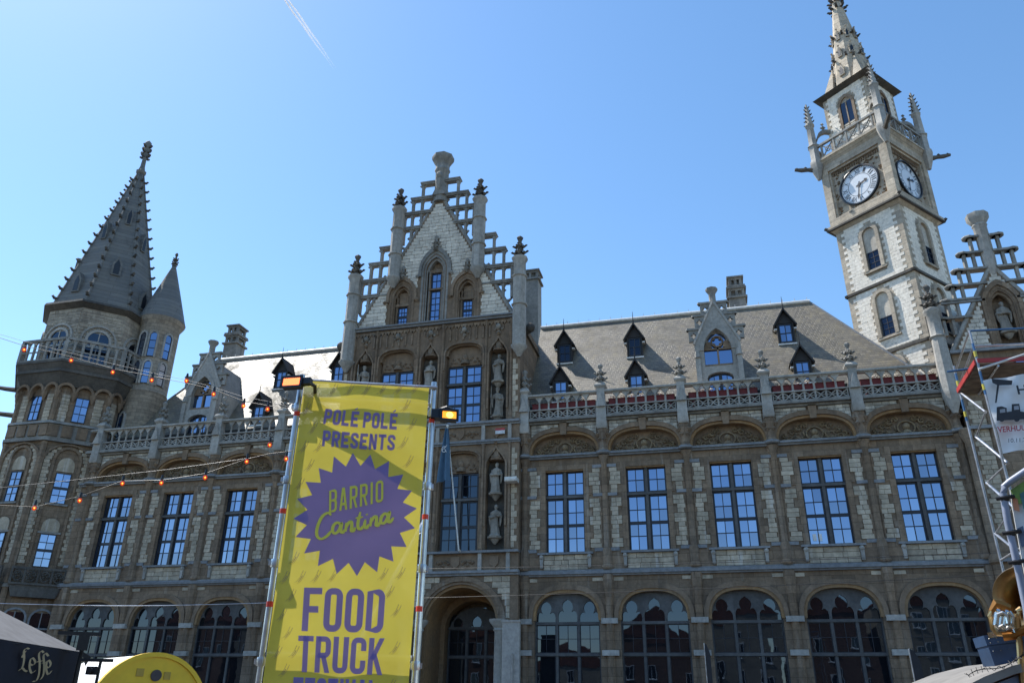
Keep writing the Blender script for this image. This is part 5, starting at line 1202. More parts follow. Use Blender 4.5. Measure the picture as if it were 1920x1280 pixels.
def block_text(body, tx=0.34, ty=0.15, gap=0.16):
    '''heavy condensed capitals drawn as strokes; returns (u, v) points in the unit box and faces, each stroke a strip'''
    def arcp(cx, cy, rx, ry, a0, a1, n=5): return [(cx+rx*cos(radians(a0+(a1-a0)*i/n)), cy+ry*sin(radians(a0+(a1-a0)*i/n))) for i in range(n+1)]
    l, r, b, t = tx/2, 1-tx/2, ty/2, 1-ty/2; RX, RY = 0.24, 0.13; m = 0.47
    def ring(b_, t_, left=True):
        p = arcp(r-RX, b_+RY, RX, RY, -90, 0)+arcp(r-RX, t_-RY, RX, RY, 0, 90)
        p += (arcp(l+RX, t_-RY, RX, RY, 90, 180)+arcp(l+RX, b_+RY, RX, RY, 180, 270)) if left else [(l, t_), (l, b_)]
        return p
    vert = lambda x, a=0.0, c=1.0: ('V', [(x, a), (x, c)])
    hor = lambda y, a=0.0, c=1.0: ('H', [(a, y), (c, y)])
    G = {'O': [('C', ring(b, t))], 'D': [('C', ring(b, t, False))], 'I': [vert(0.5)], 'L': [vert(l), hor(b, tx, 0.95)], 'T': [vert(0.5), hor(t)], 'E': [vert(l), hor(b, tx), hor(t, tx), hor(0.5, tx, 0.85)], 'F': [vert(l), hor(t, tx), hor(0.5, tx, 0.85)],
         'P': [vert(l), ('S', [(l, t)]+arcp(r-RX, t-RY, RX, RY, 90, 0)+arcp(r-RX, m+RY, RX, RY, 0, -90)+[(l, m)])], 'B': [('C', ring(b, 0.52, False)), ('C', ring(0.52, t, False))],
         'R': [vert(l), ('S', [(l, t)]+arcp(r-RX, t-RY, RX, RY, 90, 0)+arcp(r-RX, m+RY, RX, RY, 0, -90)+[(l, m)]), ('D', [(0.52, m), (r, 0.0)])],
         'U': [('S', [(l, 1.0)]+arcp(l+RX, b+RY, RX, RY, 180, 270)+arcp(r-RX, b+RY, RX, RY, 270, 360)+[(r, 1.0)])],
         'C': [('S', [(r, 0.63)]+arcp(r-RX, t-RY, RX, RY, 0, 90)+arcp(l+RX, t-RY, RX, RY, 90, 180)+arcp(l+RX, b+RY, RX, RY, 180, 270)+arcp(r-RX, b+RY, RX, RY, 270, 360)+[(r, 0.37)])],
         'S': [('S', [(r, 0.68)]+arcp(r-RX, t-RY, RX, RY, 0, 90)+arcp(l+RX, t-RY, RX, RY, 90, 180)+[(l, 0.66), (0.4, 0.54), (0.6, 0.46), (r, 0.34)]+arcp(r-RX, b+RY, RX, RY, 360, 270)+arcp(l+RX, b+RY, RX, RY, 270, 180)+[(l, 0.32)])],
         'K': [vert(l), ('D', [(tx*0.8, 0.42), (1-tx*0.45, 1.0)]), ('D', [(tx*1.1, 0.56), (1-tx*0.42, 0.0)])], 'N': [vert(l), vert(r), ('D', [(l, 1.0), (r, 0.0)])],
         'A': [('D', [(l*0.9, 0.0), (0.5-0.04, 1.0)]), ('D', [(1-l*0.9, 0.0), (0.5+0.04, 1.0)]), hor(0.27, tx*0.8, 1-tx*0.8)], 'V': [('D', [(l*0.9, 1.0), (0.5-0.04, 0.0)]), ('D', [(1-l*0.9, 1.0), (0.5+0.04, 0.0)])]}
    V = []; Fc = []; lay = []; x0 = 0.0; sh = []
    acc = [c for c in body]
    for c in body:
        ch = {'\u00c9': 'E'}.get(c, c)
        if ch == ' ': x0 += 0.45; continue
        wd = {'I': 0.42}.get(ch, 1.0)
        parts = list(G[ch])+([('D2', [(0.38, 1.09), (0.72, 1.2)])] if c == '\u00c9' else [])
        for k_, (kind, P) in enumerate(parts):
            n = len(P); cl = kind == 'C'; L = []; R_ = []
            if ch == 'I': P = [(0.5*0.42, y) for _, y in P]
            for i, q in enumerate(P):
                a, bq = (P[i-1], P[(i+1) % n]) if cl else (P[max(i-1, 0)], P[min(i+1, n-1)])
                dx, dy = (bq[0]-a[0])/tx, (bq[1]-a[1])/ty; ln = math.hypot(dx, dy) or 1
                nx_, ny_ = (-dy/ln*tx/2, dx/ln*ty/2)
                if kind == 'D': nx_, ny_ = tx/2*0.96, 0.0
                if kind == 'D2': nx_, ny_ = 0.02, -0.045
                if kind in 'VH' and kind != 'C': nx_, ny_ = (tx/2, 0) if kind == 'V' else (0, ty/2)
                L.append((x0+q[0]+nx_, q[1]+ny_)); R_.append((x0+q[0]-nx_, q[1]-ny_))
            o = len(V); V += L+R_; lay += [k_]*(2*n)
            for i in range(n if cl else n-1): j = (i+1) % n; Fc.append((o+i, o+j, o+n+j, o+n+i))
        x0 += wd+gap
    W = x0-gap
    return [(x/W, y) for x, y in V], Fc, lay
def quad_block(body, tl, tr, br, bl, name='lettering', mat='banner_purple', off=0.006, **kw):
    V, Fc, lay = block_text(body, **kw); c = [Vector(bp(*zb4(*p))) for p in (tl, tr, br, bl)]
    m = MB(); pts = []
    for (x, y), k_ in zip(V, lay):
        q = (c[3]*(1-x)+c[2]*x)*(1-y)+(c[0]*(1-x)+c[1]*x)*y; pts.append((q[0], -0.04+wav(q[0], q[1])-off-0.0007*k_, q[1]))
    m.add(pts, Fc); return obj(name, m, mat, BN)
def quad_text(body, tl, tr, br, bl, name, bold=0.02, off=0.006, mat='banner_purple', spacing=1.0, squeeze=None):
    V, Fc = text_mesh(body, bold, spacing); c = [Vector(bp(*zb4(*p))) for p in (tl, tr, br, bl)]
    pts = [tuple((c[3]*(1-x)+c[2]*x)*(1-y)+(c[0]*(1-x)+c[1]*x)*y) for x, y in V]
    m = MB(); m.add(onb(pts, off), Fc); return obj(name, m, mat, BN)
quad_block('POL\u00c9 POL\u00c9', (266, 190), (553, 206), (549, 270), (256, 250), ty=0.2, gap=0.2)
quad_block('PRESENTS', (258, 275), (546, 291), (541, 353), (252, 338), ty=0.2, gap=0.2)
quad_block('FOOD', (186, 900), (510, 903), (499, 1078), (176, 1072))
quad_block('TRUCK', (164, 1090), (507, 1098), (497, 1244), (158, 1234))
quad_block('FESTIVAL', (146, 1255), (486, 1265), (476, 1420), (136, 1405))
star = [(375, 362), (445, 368), (520, 395), (577, 448), (612, 512), (632, 582), (625, 660), (592, 735), (540, 793), (475, 835), (395, 852), (315, 845), (240, 815), (185, 765), (150, 700), (142, 627), (155, 548), (188, 480), (240, 425), (300, 378)]
poly = []; C0 = (390, 608)
for i, p in enumerate(star):
    q = star[(i+1) % 20]; poly.append(p); mx_, my_ = (p[0]+q[0])/2, (p[1]+q[1])/2; poly.append((C0[0]+(mx_-C0[0])*0.8, C0[1]+(my_-C0[1])*0.8))
m = MB(); pts = [bp(*zb4(*p)) for p in poly]; cc = bp(*zb4(*C0)); rings = [[(cc[0]+(p[0]-cc[0])*t, cc[1]+(p[1]-cc[1])*t) for p in pts] for t in (1.0, 0.75, 0.5, 0.25)]
vs = [v for r_ in rings for v in onb(r_, 0.005)]+onb([cc], 0.005); n = len(pts); fs = [(k_*n+i, k_*n+(i+1) % n, (k_+1)*n+(i+1) % n, (k_+1)*n+i) for k_ in range(3) for i in range(n)]+[(3*n+i, 3*n+(i+1) % n, 4*n) for i in range(n)]
m.add(vs, fs); obj('starburst', m, 'banner_purple', BN)
quad_block('BARRIO', (283, 514), (498, 470), (498, 556), (283, 606), off=0.011, mat='banner_yellow_print', tx=0.29, ty=0.12, gap=0.3)
def strokes(paths, w, nib=None):            # pen strokes in photo-crop pixels -> flat ribbons
    out = []
    for P in paths:
        Q = []
        for i in range(len(P)-1):            # Catmull-Rom
            p0, p1, p2, p3 = P[max(i-1, 0)], P[i], P[i+1], P[min(i+2, len(P)-1)]
            for k_ in range(6):
                t = k_/6; Q.append(tuple(0.5*((2*p1[a])+(-p0[a]+p2[a])*t+(2*p0[a]-5*p1[a]+4*p2[a]-p3[a])*t*t+(-p0[a]+3*p1[a]-3*p2[a]+p3[a])*t**3) for a in (0, 1)))
        Q.append(P[-1]); L = []; Rr = []
        for i, q in enumerate(Q):
            a, b = Q[max(i-1, 0)], Q[min(i+1, len(Q)-1)]; dx, dy = b[0]-a[0], b[1]-a[1]; l = math.hypot(dx, dy) or 1
            if nib: nx_, ny_ = nib
            else:
                ww = w*(0.62+0.38*abs(dy)/l)*min(1, 0.45+min(i, len(Q)-1-i)*0.16); nx_, ny_ = -dy/l*ww, dx/l*ww
            L.append((q[0]+nx_, q[1]+ny_)); Rr.append((q[0]-nx_, q[1]-ny_))
        out.append((L, Rr))
    return out
cant = [[(292, 622), (280, 612), (256, 628), (238, 668), (236, 702), (252, 716), (276, 704), (292, 684)],
        [(330, 660), (318, 650), (302, 662), (298, 684), (308, 694), (324, 680), (334, 652), (330, 682), (338, 690), (348, 676)],
        [(352, 650), (350, 686)], [(350, 672), (362, 650), (372, 646), (374, 662), (372, 682), (380, 682), (388, 668)], [(408, 606), (398, 650), (400, 672), (410, 674), (420, 660)], [(388, 632), (418, 626)],
        [(428, 636), (424, 662), (432, 670), (442, 654)], [(432, 614), (434, 619)], [(450, 628), (448, 664)], [(448, 650), (460, 628), (470, 624), (472, 640), (470, 658), (478, 660), (486, 644)],
        [(518, 626), (508, 612), (494, 622), (488, 642), (498, 652), (512, 638), (524, 606), (518, 640), (526, 646), (540, 628)]]
m = MB()
for j, (L, Rr) in enumerate(strokes([[(x, y-8) for x, y in p] for p in cant], 6.5)):
    a = onb([bp(*zb4(*p)) for p in L], 0.012+0.0006*j); b = onb([bp(*zb4(*p)) for p in Rr], 0.012+0.0006*j); n = len(a); m.add(a+b, [(i, i+1, n+i+1, n+i) for i in range(n-1)])
obj('script_lettering', m, 'banner_yellow_print', BN)
m = MB(); RR = random.Random(5); clash = lambda x, y: (130 < x < 650 and 350 < y < 860 and math.hypot((x-C0[0])/250, (y-C0[1])/250) < 1.02) or (240 < x < 560 and 165 < y < 350) or (150 < x < 520 and 890 < y < 1300)
for r_ in range(17):
    for c_ in range(9):
        y = 100+r_*74+c_*3; x = 620-c_*66-(r_ % 2)*33-r_*5.5+RR.uniform(-4, 4)
        lim = 185-(y-90)*0.118
        if x < lim+8 or x > 660-(y-90)*0.045 or clash(x, y): continue
        out = []
        for k_ in range(9): t = k_/8; out.append((x-17+34*t, y+24-48*t+9*sin(pi*t)))
        for off, w_ in ((-5, 1.6), (5, 1.6), (0, 2.6)):
            A = [bp(*zb4(px+off-w_/2, py+off*0.4)) for px, py in (out if off else out[2:-2])]; Bq = [bp(*zb4(px+off+w_/2, py+off*0.4)) for px, py in (out if off else out[2:-2])]
            n = len(A); m.add(onb(A, 0.004)+onb(Bq, 0.004), [(i, i+1, n+i+1, n+i) for i in range(n-1)])
obj('printed_icon', m, 'banner_icon', BN, kind='stuff')
# ---------------------------------------------------------------- floodlights
def flood(px, py, h, wd, ht, rz, tilt, label, lit):
    p = hd(px, py, h); T = thing('floodlight', label, 'floodlight', p, rz, 'floodlights on the banner mast'); T.rotation_euler = (tilt, 0, rz)
    m = MB(); m.box(-wd, wd, 0, 0.06, -ht, ht); m.box(-wd-0.012, wd+0.012, -0.015, 0.0, -ht-0.012, -ht+0.006); m.box(-wd-0.012, wd+0.012, -0.015, 0.0, ht-0.006, ht+0.012); m.box(-wd-0.012, -wd+0.006, -0.015, 0.0, -ht, ht); m.box(wd-0.006, wd+0.012, -0.015, 0.0, -ht, ht)
    for q in range(7): m.box(-wd+0.03, wd-0.03, 0.06, 0.1, -ht+0.02+q*(2*ht-0.04)/7, -ht+0.028+q*(2*ht-0.04)/7)
    obj('housing', m, 'black_plastic', T)
    if lit == 'array':
        m = MB(); m.box(-wd+0.008, wd-0.008, -0.006, -0.001, -ht+0.008, ht-0.008); obj('lens_plate', m, 'led_red', T)
        d = MB(); d.lathe(0, 0, [(0.0092, 0), (0.0092, 0.004), (0.004, 0.007)], 8); dm = d.mesh('light_diode'); dm.materials.append(MATS['led_orange'])
        for i in range(9):
            for j in range(4): obj('light_diode', dm, None, T, (-wd+0.018+(2*wd-0.036)*i/8, -0.006, -ht+0.018+(2*ht-0.036)*j/3), (pi/2, 0, 0))
    else:
        m = MB(); m.box(-wd+0.012, wd-0.008, -0.006, -0.001, -ht+0.01, ht-0.01); obj('lens_plate', m, 'led_amber', T); m = MB(); m.lathe(0.005, 0, [(0.03, 0.006), (0.02, 0.01)], 12); o = obj('lamp_core', m, 'led_amber_core', T); o.rotation_euler = (pi/2, 0, 0)
    return T
f1 = flood(547, 716, 6.25, 0.082, 0.042, 0.05, -0.1, 'black floodlight with glowing orange diode grid at the banner top left', 'array')
m = MB(); m.box(0.08, 0.16, 0.0, 0.05, -0.02, 0.035); m.tube([(0.14, 0.02, 0.0), (0.16, 0.1, 0.0), (0.1, 0.25, -0.02)], 0.016, 6); obj('bracket', m, 'black_plastic', f1)
f2 = flood(842, 778, 6.3, 0.068, 0.042, 0.45, -0.12, 'black floodlight with amber lit lens beside the right mast pole', 'lamp')
m = MB(); m.box(-0.15, -0.06, 0.0, 0.07, -0.03, 0.05); m.tube([(-0.1, 0.03, 0.04), (-0.02, 0.02, 0.075), (0.05, 0.03, 0.05)], 0.022, 6); m.tube([(-0.14, 0.03, 0.0), (-0.24, 0.1, -0.02)], 0.014, 6); obj('bracket', m, 'black_plastic', f2)
# ---------------------------------------------------------------- strings of bulbs
def bulb_mesh():
    a = MB(); a.lathe(0, 0, [(0.012, -0.035), (0.024, -0.05), (0.033, -0.075), (0.033, -0.09), (0.022, -0.112), (0.004, -0.12)], 10); return a.mesh('bulb')
BUL = bulb_mesh(); BUL.materials.append(MATS['bulb_glow'])
SOC = MB().lathe(0, 0, [(0.013, -0.04), (0.014, 0.0), (0.009, 0.03)], 8).mesh('socket'); SOC.materials.append(MATS['bulb_socket'])
FIL = MB().ball((0, 0, -0.08), 0.0125, 6, 5).mesh('filament'); FIL.materials.append(MATS['filament'])
def string(label, pts, hs, bulbs, second=None):
    P = [hd(px, py, h) for (px, py), h in zip(pts, hs)]; T = thing('light_string', label, 'string lights', P[0], 0, 'festoon strings of orange bulbs')
    m = MB(Matrix.Translation(-P[0])); m.tube(P, 0.0026, 5); obj('cord', m, 'cable', T)
    if second: m = MB(Matrix.Translation(-P[0])); m.tube([hd(px, py, h) for (px, py), h in zip(second, hs)], 0.0016, 5); obj('carrier_wire', m, 'lead', T)
    for (px, py, t) in bulbs:
        h = hs[0]+(hs[-1]-hs[0])*t; q = hd(px, py-9, h)-P[0]
        s = obj('socket', SOC, None, T, q+Vector((0, 0, 0.03)), None, (0.8,)*3); b = obj('bulb', BUL, None, T, q+Vector((0, 0, 0.03)), None, (0.52,)*3); obj('filament', FIL, None, b)
b1 = [(46, 662, 0.05), (134, 682, 0.2), (212, 704, 0.35), (285, 719, 0.5), (350, 720, 0.62), (401, 745, 0.72), (457, 767, 0.84), (502, 773, 0.93)]
string('upper string of orange bulbs sagging from the left tower to the banner mast', [(-30, 624), (46, 648), (134, 669), (212, 691), (285, 705), (350, 718), (401, 730), (457, 752), (502, 760), (552, 768)], [7.6-0.14*i for i in range(10)], b1, [(-30, 618), (46, 640), (134, 662), (212, 682), (285, 699), (350, 712), (401, 726), (457, 744), (502, 752), (552, 765)])
b2 = [(65, 958, 0.1), (150, 944, 0.25), (230, 912, 0.4), (303, 911, 0.53), (385, 901, 0.68), (463, 871, 0.82), (506, 840, 0.9), (537, 866, 0.97)]
string('lower string of orange bulbs looping in front of the left wing windows', [(-30, 945), (65, 950), (150, 930), (230, 901), (303, 900), (385, 887), (463, 860), (506, 850), (548, 845)], [7.6-0.16*i for i in range(9)], b2, [(-30, 917), (65, 907), (150, 898), (230, 889), (303, 881), (385, 870), (463, 859), (506, 853), (548, 846)])
# ---------------------------------------------------------------- overhead wires
wl_ = [('thin pale wire across the left ground-floor arches', (-60, 1129), (540, 1128), 18, 'steel_tube'), ('upper dark wire across the right sill panels', (770, 1066), (1960, 1032), 22, 'cable'), ('lower wire across the right ground-floor arches', (770, 1121), (1960, 1072), 22, 'cable')]
for lb, a, b, h, mt in wl_:
    A, Bv = hd(*a, h), hd(*b, h); m = MB(Matrix.Translation(-A)); m.tube([A+(Bv-A)*(i/12)+Vector((0, 0, -0.06*sin(pi*i/12))) for i in range(13)], 0.007, 5); tag(obj('overhead_wire', m, mt, None, A), lb, 'wire')
# ---------------------------------------------------------------- flag on the entrance front
fb = Vector((-13.66, -1.05, 9.2)); ft = Vector((-14.35, -1.9, 16.0))
FL = thing('flag', 'limp blue flag with white mark hanging from a pole on the gabled front', 'flag', fb)
m = MB(); m.tube([(0, 0.5, -0.1), (0, 0, 0)], 0.06, 6); m.tube([(0, 0, 0), tuple(ft-fb)], [0.045, 0.035], 8); m.ball(tuple(ft-fb), 0.08, 8, 6); obj('pole', m, 'pole_white', FL)
m = MB(); vs = []; nU, nV = 14, 16
for j in range(nV+1):
    t = j/nV; wdt = 0.1+0.36*t**0.8; z = (ft-fb).z-0.15-3.05*t
    for i in range(nU+1):
        u = i/nU; top = (ft-fb); vs.append((top.x+0.03-(u-0.35)*wdt*1.7*(1)+0.02*sin(t*5), top.y-0.05+0.14*sin(u*11+t*2)*(0.35+0.65*t), z-0.12*abs(u-0.5)*t+0.16*(0.5-u)*t))
m.add(vs, [(j*(nU+1)+i, j*(nU+1)+i+1, (j+1)*(nU+1)+i+1, (j+1)*(nU+1)+i) for j in range(nV) for i in range(nU)]); obj('cloth', m, 'flag_blue', FL)
m = MB(); tp = ft-fb; q = [(tp.x-0.04+0.13*cos(a), tp.y-0.26, tp.z-1.45+0.16*sin(a)) for a in [radians(d) for d in range(40, 330, 24)]]; m.tube(q, 0.022, 5); m.tube([(tp.x-0.16, tp.y-0.26, tp.z-1.5), (tp.x+0.02, tp.y-0.27, tp.z-1.32), (tp.x+0.12, tp.y-0.26, tp.z-1.22)], 0.02, 5); m.tube([(tp.x-0.02, tp.y-0.27, tp.z-1.4), (tp.x+0.1, tp.y-0.26, tp.z-1.62)], 0.018, 5); obj('emblem', m, 'flag_white', FL)
m = MB(); m.box(-0.28, 0.28, -0.02, 0.02, -0.18, 0.02); o = obj('sign_plate', m, 'flag_white', None, (-11.55, -0.72, 15.9)); tag(o, 'small red and white plate on the panel band of the gabled front', 'sign'); m = MB(); m.box(-0.28, 0.28, -0.022, 0.018, 0.022, 0.16); obj('upper_stripe', m, 'red_paint', o)
m = MB(); m.box(-0.34, 0.34, -0.3, 0.3, -0.12, 0.12); m.box(-0.3, 0.3, -0.34, -0.3, -0.06, 0.06); m.box(-0.06, 0.06, 0.3, 0.6, -0.05, 0.05); tag(obj('wall_lamp', m, 'ridge_lead', None, (-10.75, -1.0, 12.9)), 'small pale box lamp on the right pier of the gabled front', 'lamp')
# ---------------------------------------------------------------- navy parasol
c1 = Vector((-9.25, -31.82, 2.3)); c2 = Vector((-8.19, -34.38, 2.3)); ed = (c2-c1).normalized(); inn = Vector((ed.y, -ed.x, 0)); inn = -inn if inn.dot(Vector((-1, 0, 0))) < 0 else inn
S = 4.0
PA = thing('parasol', 'large navy parasol with gothic beer lettering at the bottom left', 'parasol', (0, 0, 0)); k0 = [c1, c1+ed*S, c1+ed*S+inn*S, c1+inn*S]; ctr = c1+ed*S/2+inn*S/2
PA.location = (ctr.x, ctr.y, 0); om = Matrix.Translation((-ctr.x, -ctr.y, 0))
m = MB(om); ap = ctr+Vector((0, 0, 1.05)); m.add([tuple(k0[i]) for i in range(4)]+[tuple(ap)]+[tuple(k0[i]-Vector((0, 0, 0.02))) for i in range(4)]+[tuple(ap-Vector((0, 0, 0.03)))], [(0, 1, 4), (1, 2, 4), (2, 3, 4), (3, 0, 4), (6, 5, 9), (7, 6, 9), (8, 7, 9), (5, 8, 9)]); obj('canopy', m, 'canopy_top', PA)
m = MB(om)
for i in range(4):
    a, b = k0[i], k0[(i+1) % 4]; n = 16; dirn = (b-a).normalized(); out = Vector((dirn.y, -dirn.x, 0)); out = out if out.dot(a+(b-a)/2-ctr) > 0 else -out; vs = []
    for j in range(n+1):
        p = a+(b-a)*(j/n)+out*0.012*sin(j*1.9); vs += [tuple(p), tuple(p+out*0.015-Vector((0, 0, 0.62)))]
    m.add(vs, [(2*j, 2*j+1, 2*j+3, 2*j+2) for j in range(n)])
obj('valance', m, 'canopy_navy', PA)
m = MB(om); m.tube([(ctr.x, ctr.y, 0), (ctr.x, ctr.y, 3.3)], 0.045, 10); m.box(ctr.x-0.5, ctr.x+0.5, ctr.y-0.5, ctr.y+0.5, 0, 0.12); obj('mast', m, 'black_plastic', PA)
for i in range(4): m = MB(om); m.tube([(ctr.x, ctr.y, 3.25), tuple(k0[i]-Vector((0, 0, 0.05)))], 0.02, 6); obj('rib', m, 'black_plastic', PA)
vn = Vector((ed.y, -ed.x, 0)); vn = -vn if vn.dot(inn) > 0 else vn
def vp(px, py): d = ray(px, py); t = ((c1+vn*0.05-CAMP).dot(vn))/d.dot(vn); return CAMP+d*t
def zl(x, y): return (x/4.571, 1100+y/4.571)
let = [[(250, 530), (225, 522), (205, 548), (208, 600), (200, 660), (185, 700)], [(160, 715), (190, 692), (210, 712), (232, 722)], [(222, 545), (190, 590), (200, 600)],
       [(250, 655), (282, 668), (300, 640), (278, 605), (258, 625), (252, 690), (272, 735), (302, 712)], [(372, 560), (352, 545), (332, 575), (338, 650), (332, 740), (310, 800), (278, 805)], [(310, 640), (372, 628)],
       [(412, 590), (388, 565), (370, 590), (376, 670), (368, 750), (345, 790)], [(355, 650), (400, 640)], [(392, 680), (415, 690), (430, 655), (412, 625), (396, 645), (392, 705), (410, 748), (438, 715)]]
m = MB(om)
for j, (L, Rr) in enumerate(strokes(let, 0, nib=(9, -5))):
    a = [vp(*zl(*p))+vn*(0.0008*j) for p in L]; b = [vp(*zl(*p))+vn*(0.0008*j) for p in Rr]; n = len(a); m.add([tuple(v) for v in a+b], [(i, i+1, n+i+1, n+i) for i in range(n-1)])
obj('gothic_lettering', m, 'gold_print', PA)
# ---------------------------------------------------------------- white and yellow stall with barrel roof
sp_ = hd(296, 1228, 15.5); ST = thing('food_stall', 'stall with white barrel roof and round yellow lettered front', 'stall', (sp_.x, sp_.y, 0), 1.0)
r_ = 0.93; zt = sp_.z-r_
m = MB(); A = arch(r_, r_, 'round', 24, 0, zt); m.band(A, [(x*1.02, zt+(z-zt)*1.02) for x, z in A], 0.06, 2.6); obj('barrel_roof', m, 'tent_white', ST)
m = MB(); m.prism([(-r_, zt-0.35)]+A+[(r_, zt-0.35)], 0.0, 0.05); fo = obj('front_panel', m, 'tent_yellow', ST)
m = MB(); m.band(arch(r_-0.02, r_-0.02, 'round', 24, 0, zt), arch(r_+0.05, r_+0.05, 'round', 24, 0, zt), -0.03, 0.08); obj('front_rim', m, 'tent_yellow', ST)
m = MB(); m.box(-r_, r_, 0.1, 2.5, 0.25, zt-0.36)
obj('body', m, 'tent_yellow', ST)
for x in (-0.6, 0.6):
    for y in (0.5, 2.1): m = MB(TR(x, y, 0.3) @ Matrix.Rotation(pi/2, 4, 'Y')); m.lathe(0, 0, [(0.3, -0.08), (0.3, 0.08)], 14); obj('wheel', m, 'black_plastic', ST)
V, Fc = text_mesh('I A K N A', 0.02); m = MB(); m.add([(-0.62+1.25*x, -0.012, zt+0.1+y*0.3) for x, y in V], Fc); obj('lettering', m, 'letter_dark', fo)
m = MB(); m.lathe(0, 0, [(0.09, 0), (0.09, 0.02)], 16); o = obj('vent_hole', m, 'letter_dark', fo, (0.03, -0.001, zt+0.62), (pi/2, 0, 0)); [obj('hatch', MB().box(a_, b_, -0.012, 0, zt+c_, zt+d_), 'gilt', fo) for a_, b_, c_, d_ in ((-0.3, -0.18, 0.6, 0.72), (0.16, 0.27, 0.56, 0.68))]
# black lamp stand and little clutter by the stall
lp = hd(160, 1188, 13.2); LS = thing('lamp_stand', 'black T-shaped lamp stand between parasol and stall', 'lamp stand', (lp.x, lp.y, 0), 0.7)
m = MB(); m.tube([(0, 0, 0), (0, 0, lp.z)], 0.03, 8); m.box(-0.45, 0.45, -0.4, 0.4, 0, 0.06); obj('pole', m, 'black_plastic', LS)
m = MB(); m.box(-0.34, 0.2, -0.02, 0.02, lp.z-0.02, lp.z+0.03); obj('crossbar', m, 'black_plastic', LS)
for x in (0.0,): m = MB(); m.box(x-0.05, x+0.05, -0.1, 0.08, lp.z-0.2, lp.z-0.04); m.box(x-0.07, x+0.07, -0.14, -0.1, lp.z-0.22, lp.z-0.02); m.prism([(x+0.0, lp.z-0.22), (x+0.09, lp.z-0.42), (x+0.14, lp.z-0.3)], -0.12, -0.1); obj('lamp_head', m, 'black_plastic', LS)
lp = hd(178, 1255, 12.6); CL = thing('camera_box', 'small dark equipment box on a bar beside the parasol', 'box', lp, 0.4)
m = MB(); m.box(-0.2, 0.2, -0.03, 0.03, 0.1, 0.14); m.tube([(0.05, 0, 0.1), (0.05, 0, -lp.z)], 0.02, 6); obj('bar', m, 'black_plastic', CL); m = MB(); m.box(-0.08, 0.05, -0.1, 0.05, -0.06, 0.04); m.tube([(-0.02, -0.1, -0.01), (-0.02, -0.16, -0.01)], 0.035, 10); obj('housing', m, 'black_plastic', CL)
# ---------------------------------------------------------------- mobile scaffold with printed sheet at the right
def sc(px, py, h=14.0): return hd(px, py, h)
fp = sc(1842, 715); bpst = sc(1800, 735, 15.3)
SCF = thing('scaffold_tower', 'aluminium scaffold tower with blue and yellow couplings at the right edge', 'scaffold', (fp.x, fp.y, 0))
ux = Vector((cos(0.1), sin(0.1), 0)); uy = Vector((bpst.x-fp.x, bpst.y-fp.y, 0))     # uy runs from the front standard to the rear one
def tub(a, b, mat, r=0.02, nm='tube'):
    m = MB(); m.tube([tuple(ux*a[0]+uy*a[1]+Vector((0, 0, a[2]))), tuple(ux*b[0]+uy*b[1]+Vector((0, 0, b[2])))], r, 8); return obj(nm, m, mat, SCF)
zp = sc(1836, 680).z; zt_ = sc(1824, 618).z
for x, y in ((0, 0), (0, 1), (2.6, 0), (2.6, 1)):
    zz0 = 4.9
    tub((x, y, 0), (x, y, zp-0.55), 'galvanised', nm='standard'); tub((x, y, zp-0.55), (x, y, zp-0.15), 'blue_tube', nm='standard'); tub((x, y, zp-0.15), (x, y, zp+0.1), 'galvanised', nm='standard'); tub((x, y, zp+0.1), (x, y, zp+0.35), 'blue_tube', nm='standard'); tub((x, y, zp+0.35), (x, y, zt_ if y == 0 else zp+0.5), 'galvanised', nm='standard')
    for z in (zp-0.42, zp+0.16, 3.4): tub((x, y, z-0.05), (x, y, z+0.05), 'yellow_tube', 0.024, 'coupling')
for z, mt in ((zp+0.3, 'steel_tube'), (zp+0.58, 'blue_tube')):
    tub((0, 0, z), (2.6, 0, z), mt, 0.017, 'guard_rail'); tub((0, 0, z), (0, 1, z-0.2), 'steel_tube', 0.017, 'guard_rail')
tub((-0.35, 0.4, zp+0.08), (0.3, 0.3, zp+0.1), 'blue_tube', 0.02, 'outrigger')
zig = [hd(1800, 735, 15.3), hd(1848, 772, 14), hd(1830, 819, 15.3), hd(1890, 868, 14), hd(1850, 905, 15.3), hd(1900, 950, 14), hd(1866, 1000, 15.3), hd(1915, 1040, 14), hd(1880, 1090, 15.3)]
for i, (a, b) in enumerate(zip(zig, zig[1:])): m = MB(Matrix.Translation((-fp.x, -fp.y, 0))); m.tube([tuple(a), tuple(b)], 0.024 if i % 2 == 0 else 0.015, 8); obj('brace', m, 'steel_tube' if i % 2 == 0 else 'galvanised', SCF)
for z0_ in (0.9, 2.4, 3.9): tub((0, 0, z0_), (2.6, 0, z0_+1.2), 'galvanised', 0.017, 'brace'); tub((0, 0, z0_), (0, 1, z0_), 'galvanised', 0.017, 'rung'); tub((0, 0, z0_+0.5), (2.6, 0, z0_+0.5), 'galvanised', 0.017, 'ledger')
tub((-0.02, -0.02, zp-0.12), (2.0, 0, zp+0.5), 'pole_white', 0.02, 'brace')
def slab(pts, c0, c1, nm, mt):
    m = MB(); v = [ux*a+uy*b+Vector((0, 0, zp+c)) for c in (c0, c1) for a, b in pts]
    m.add([tuple(q) for q in v], [(0, 3, 2, 1), (4, 5, 6, 7), (0, 1, 5, 4), (1, 2, 6, 5), (2, 3, 7, 6), (3, 0, 4, 7)]); obj(nm, m, mt, SCF)
for i in range(7): y = 0.03+i*0.14; slab(((-0.02, y), (2.6, y), (2.6, y+0.125), (-0.02, y+0.125)), -0.04, 0.0, 'plank', 'plank_wood')
for i in range(4): tub((0.3+0.7*i, 0.0, zp-0.06), (0.3+0.7*i, 1.0, zp-0.06), 'steel_tube', 0.018, 'transom')
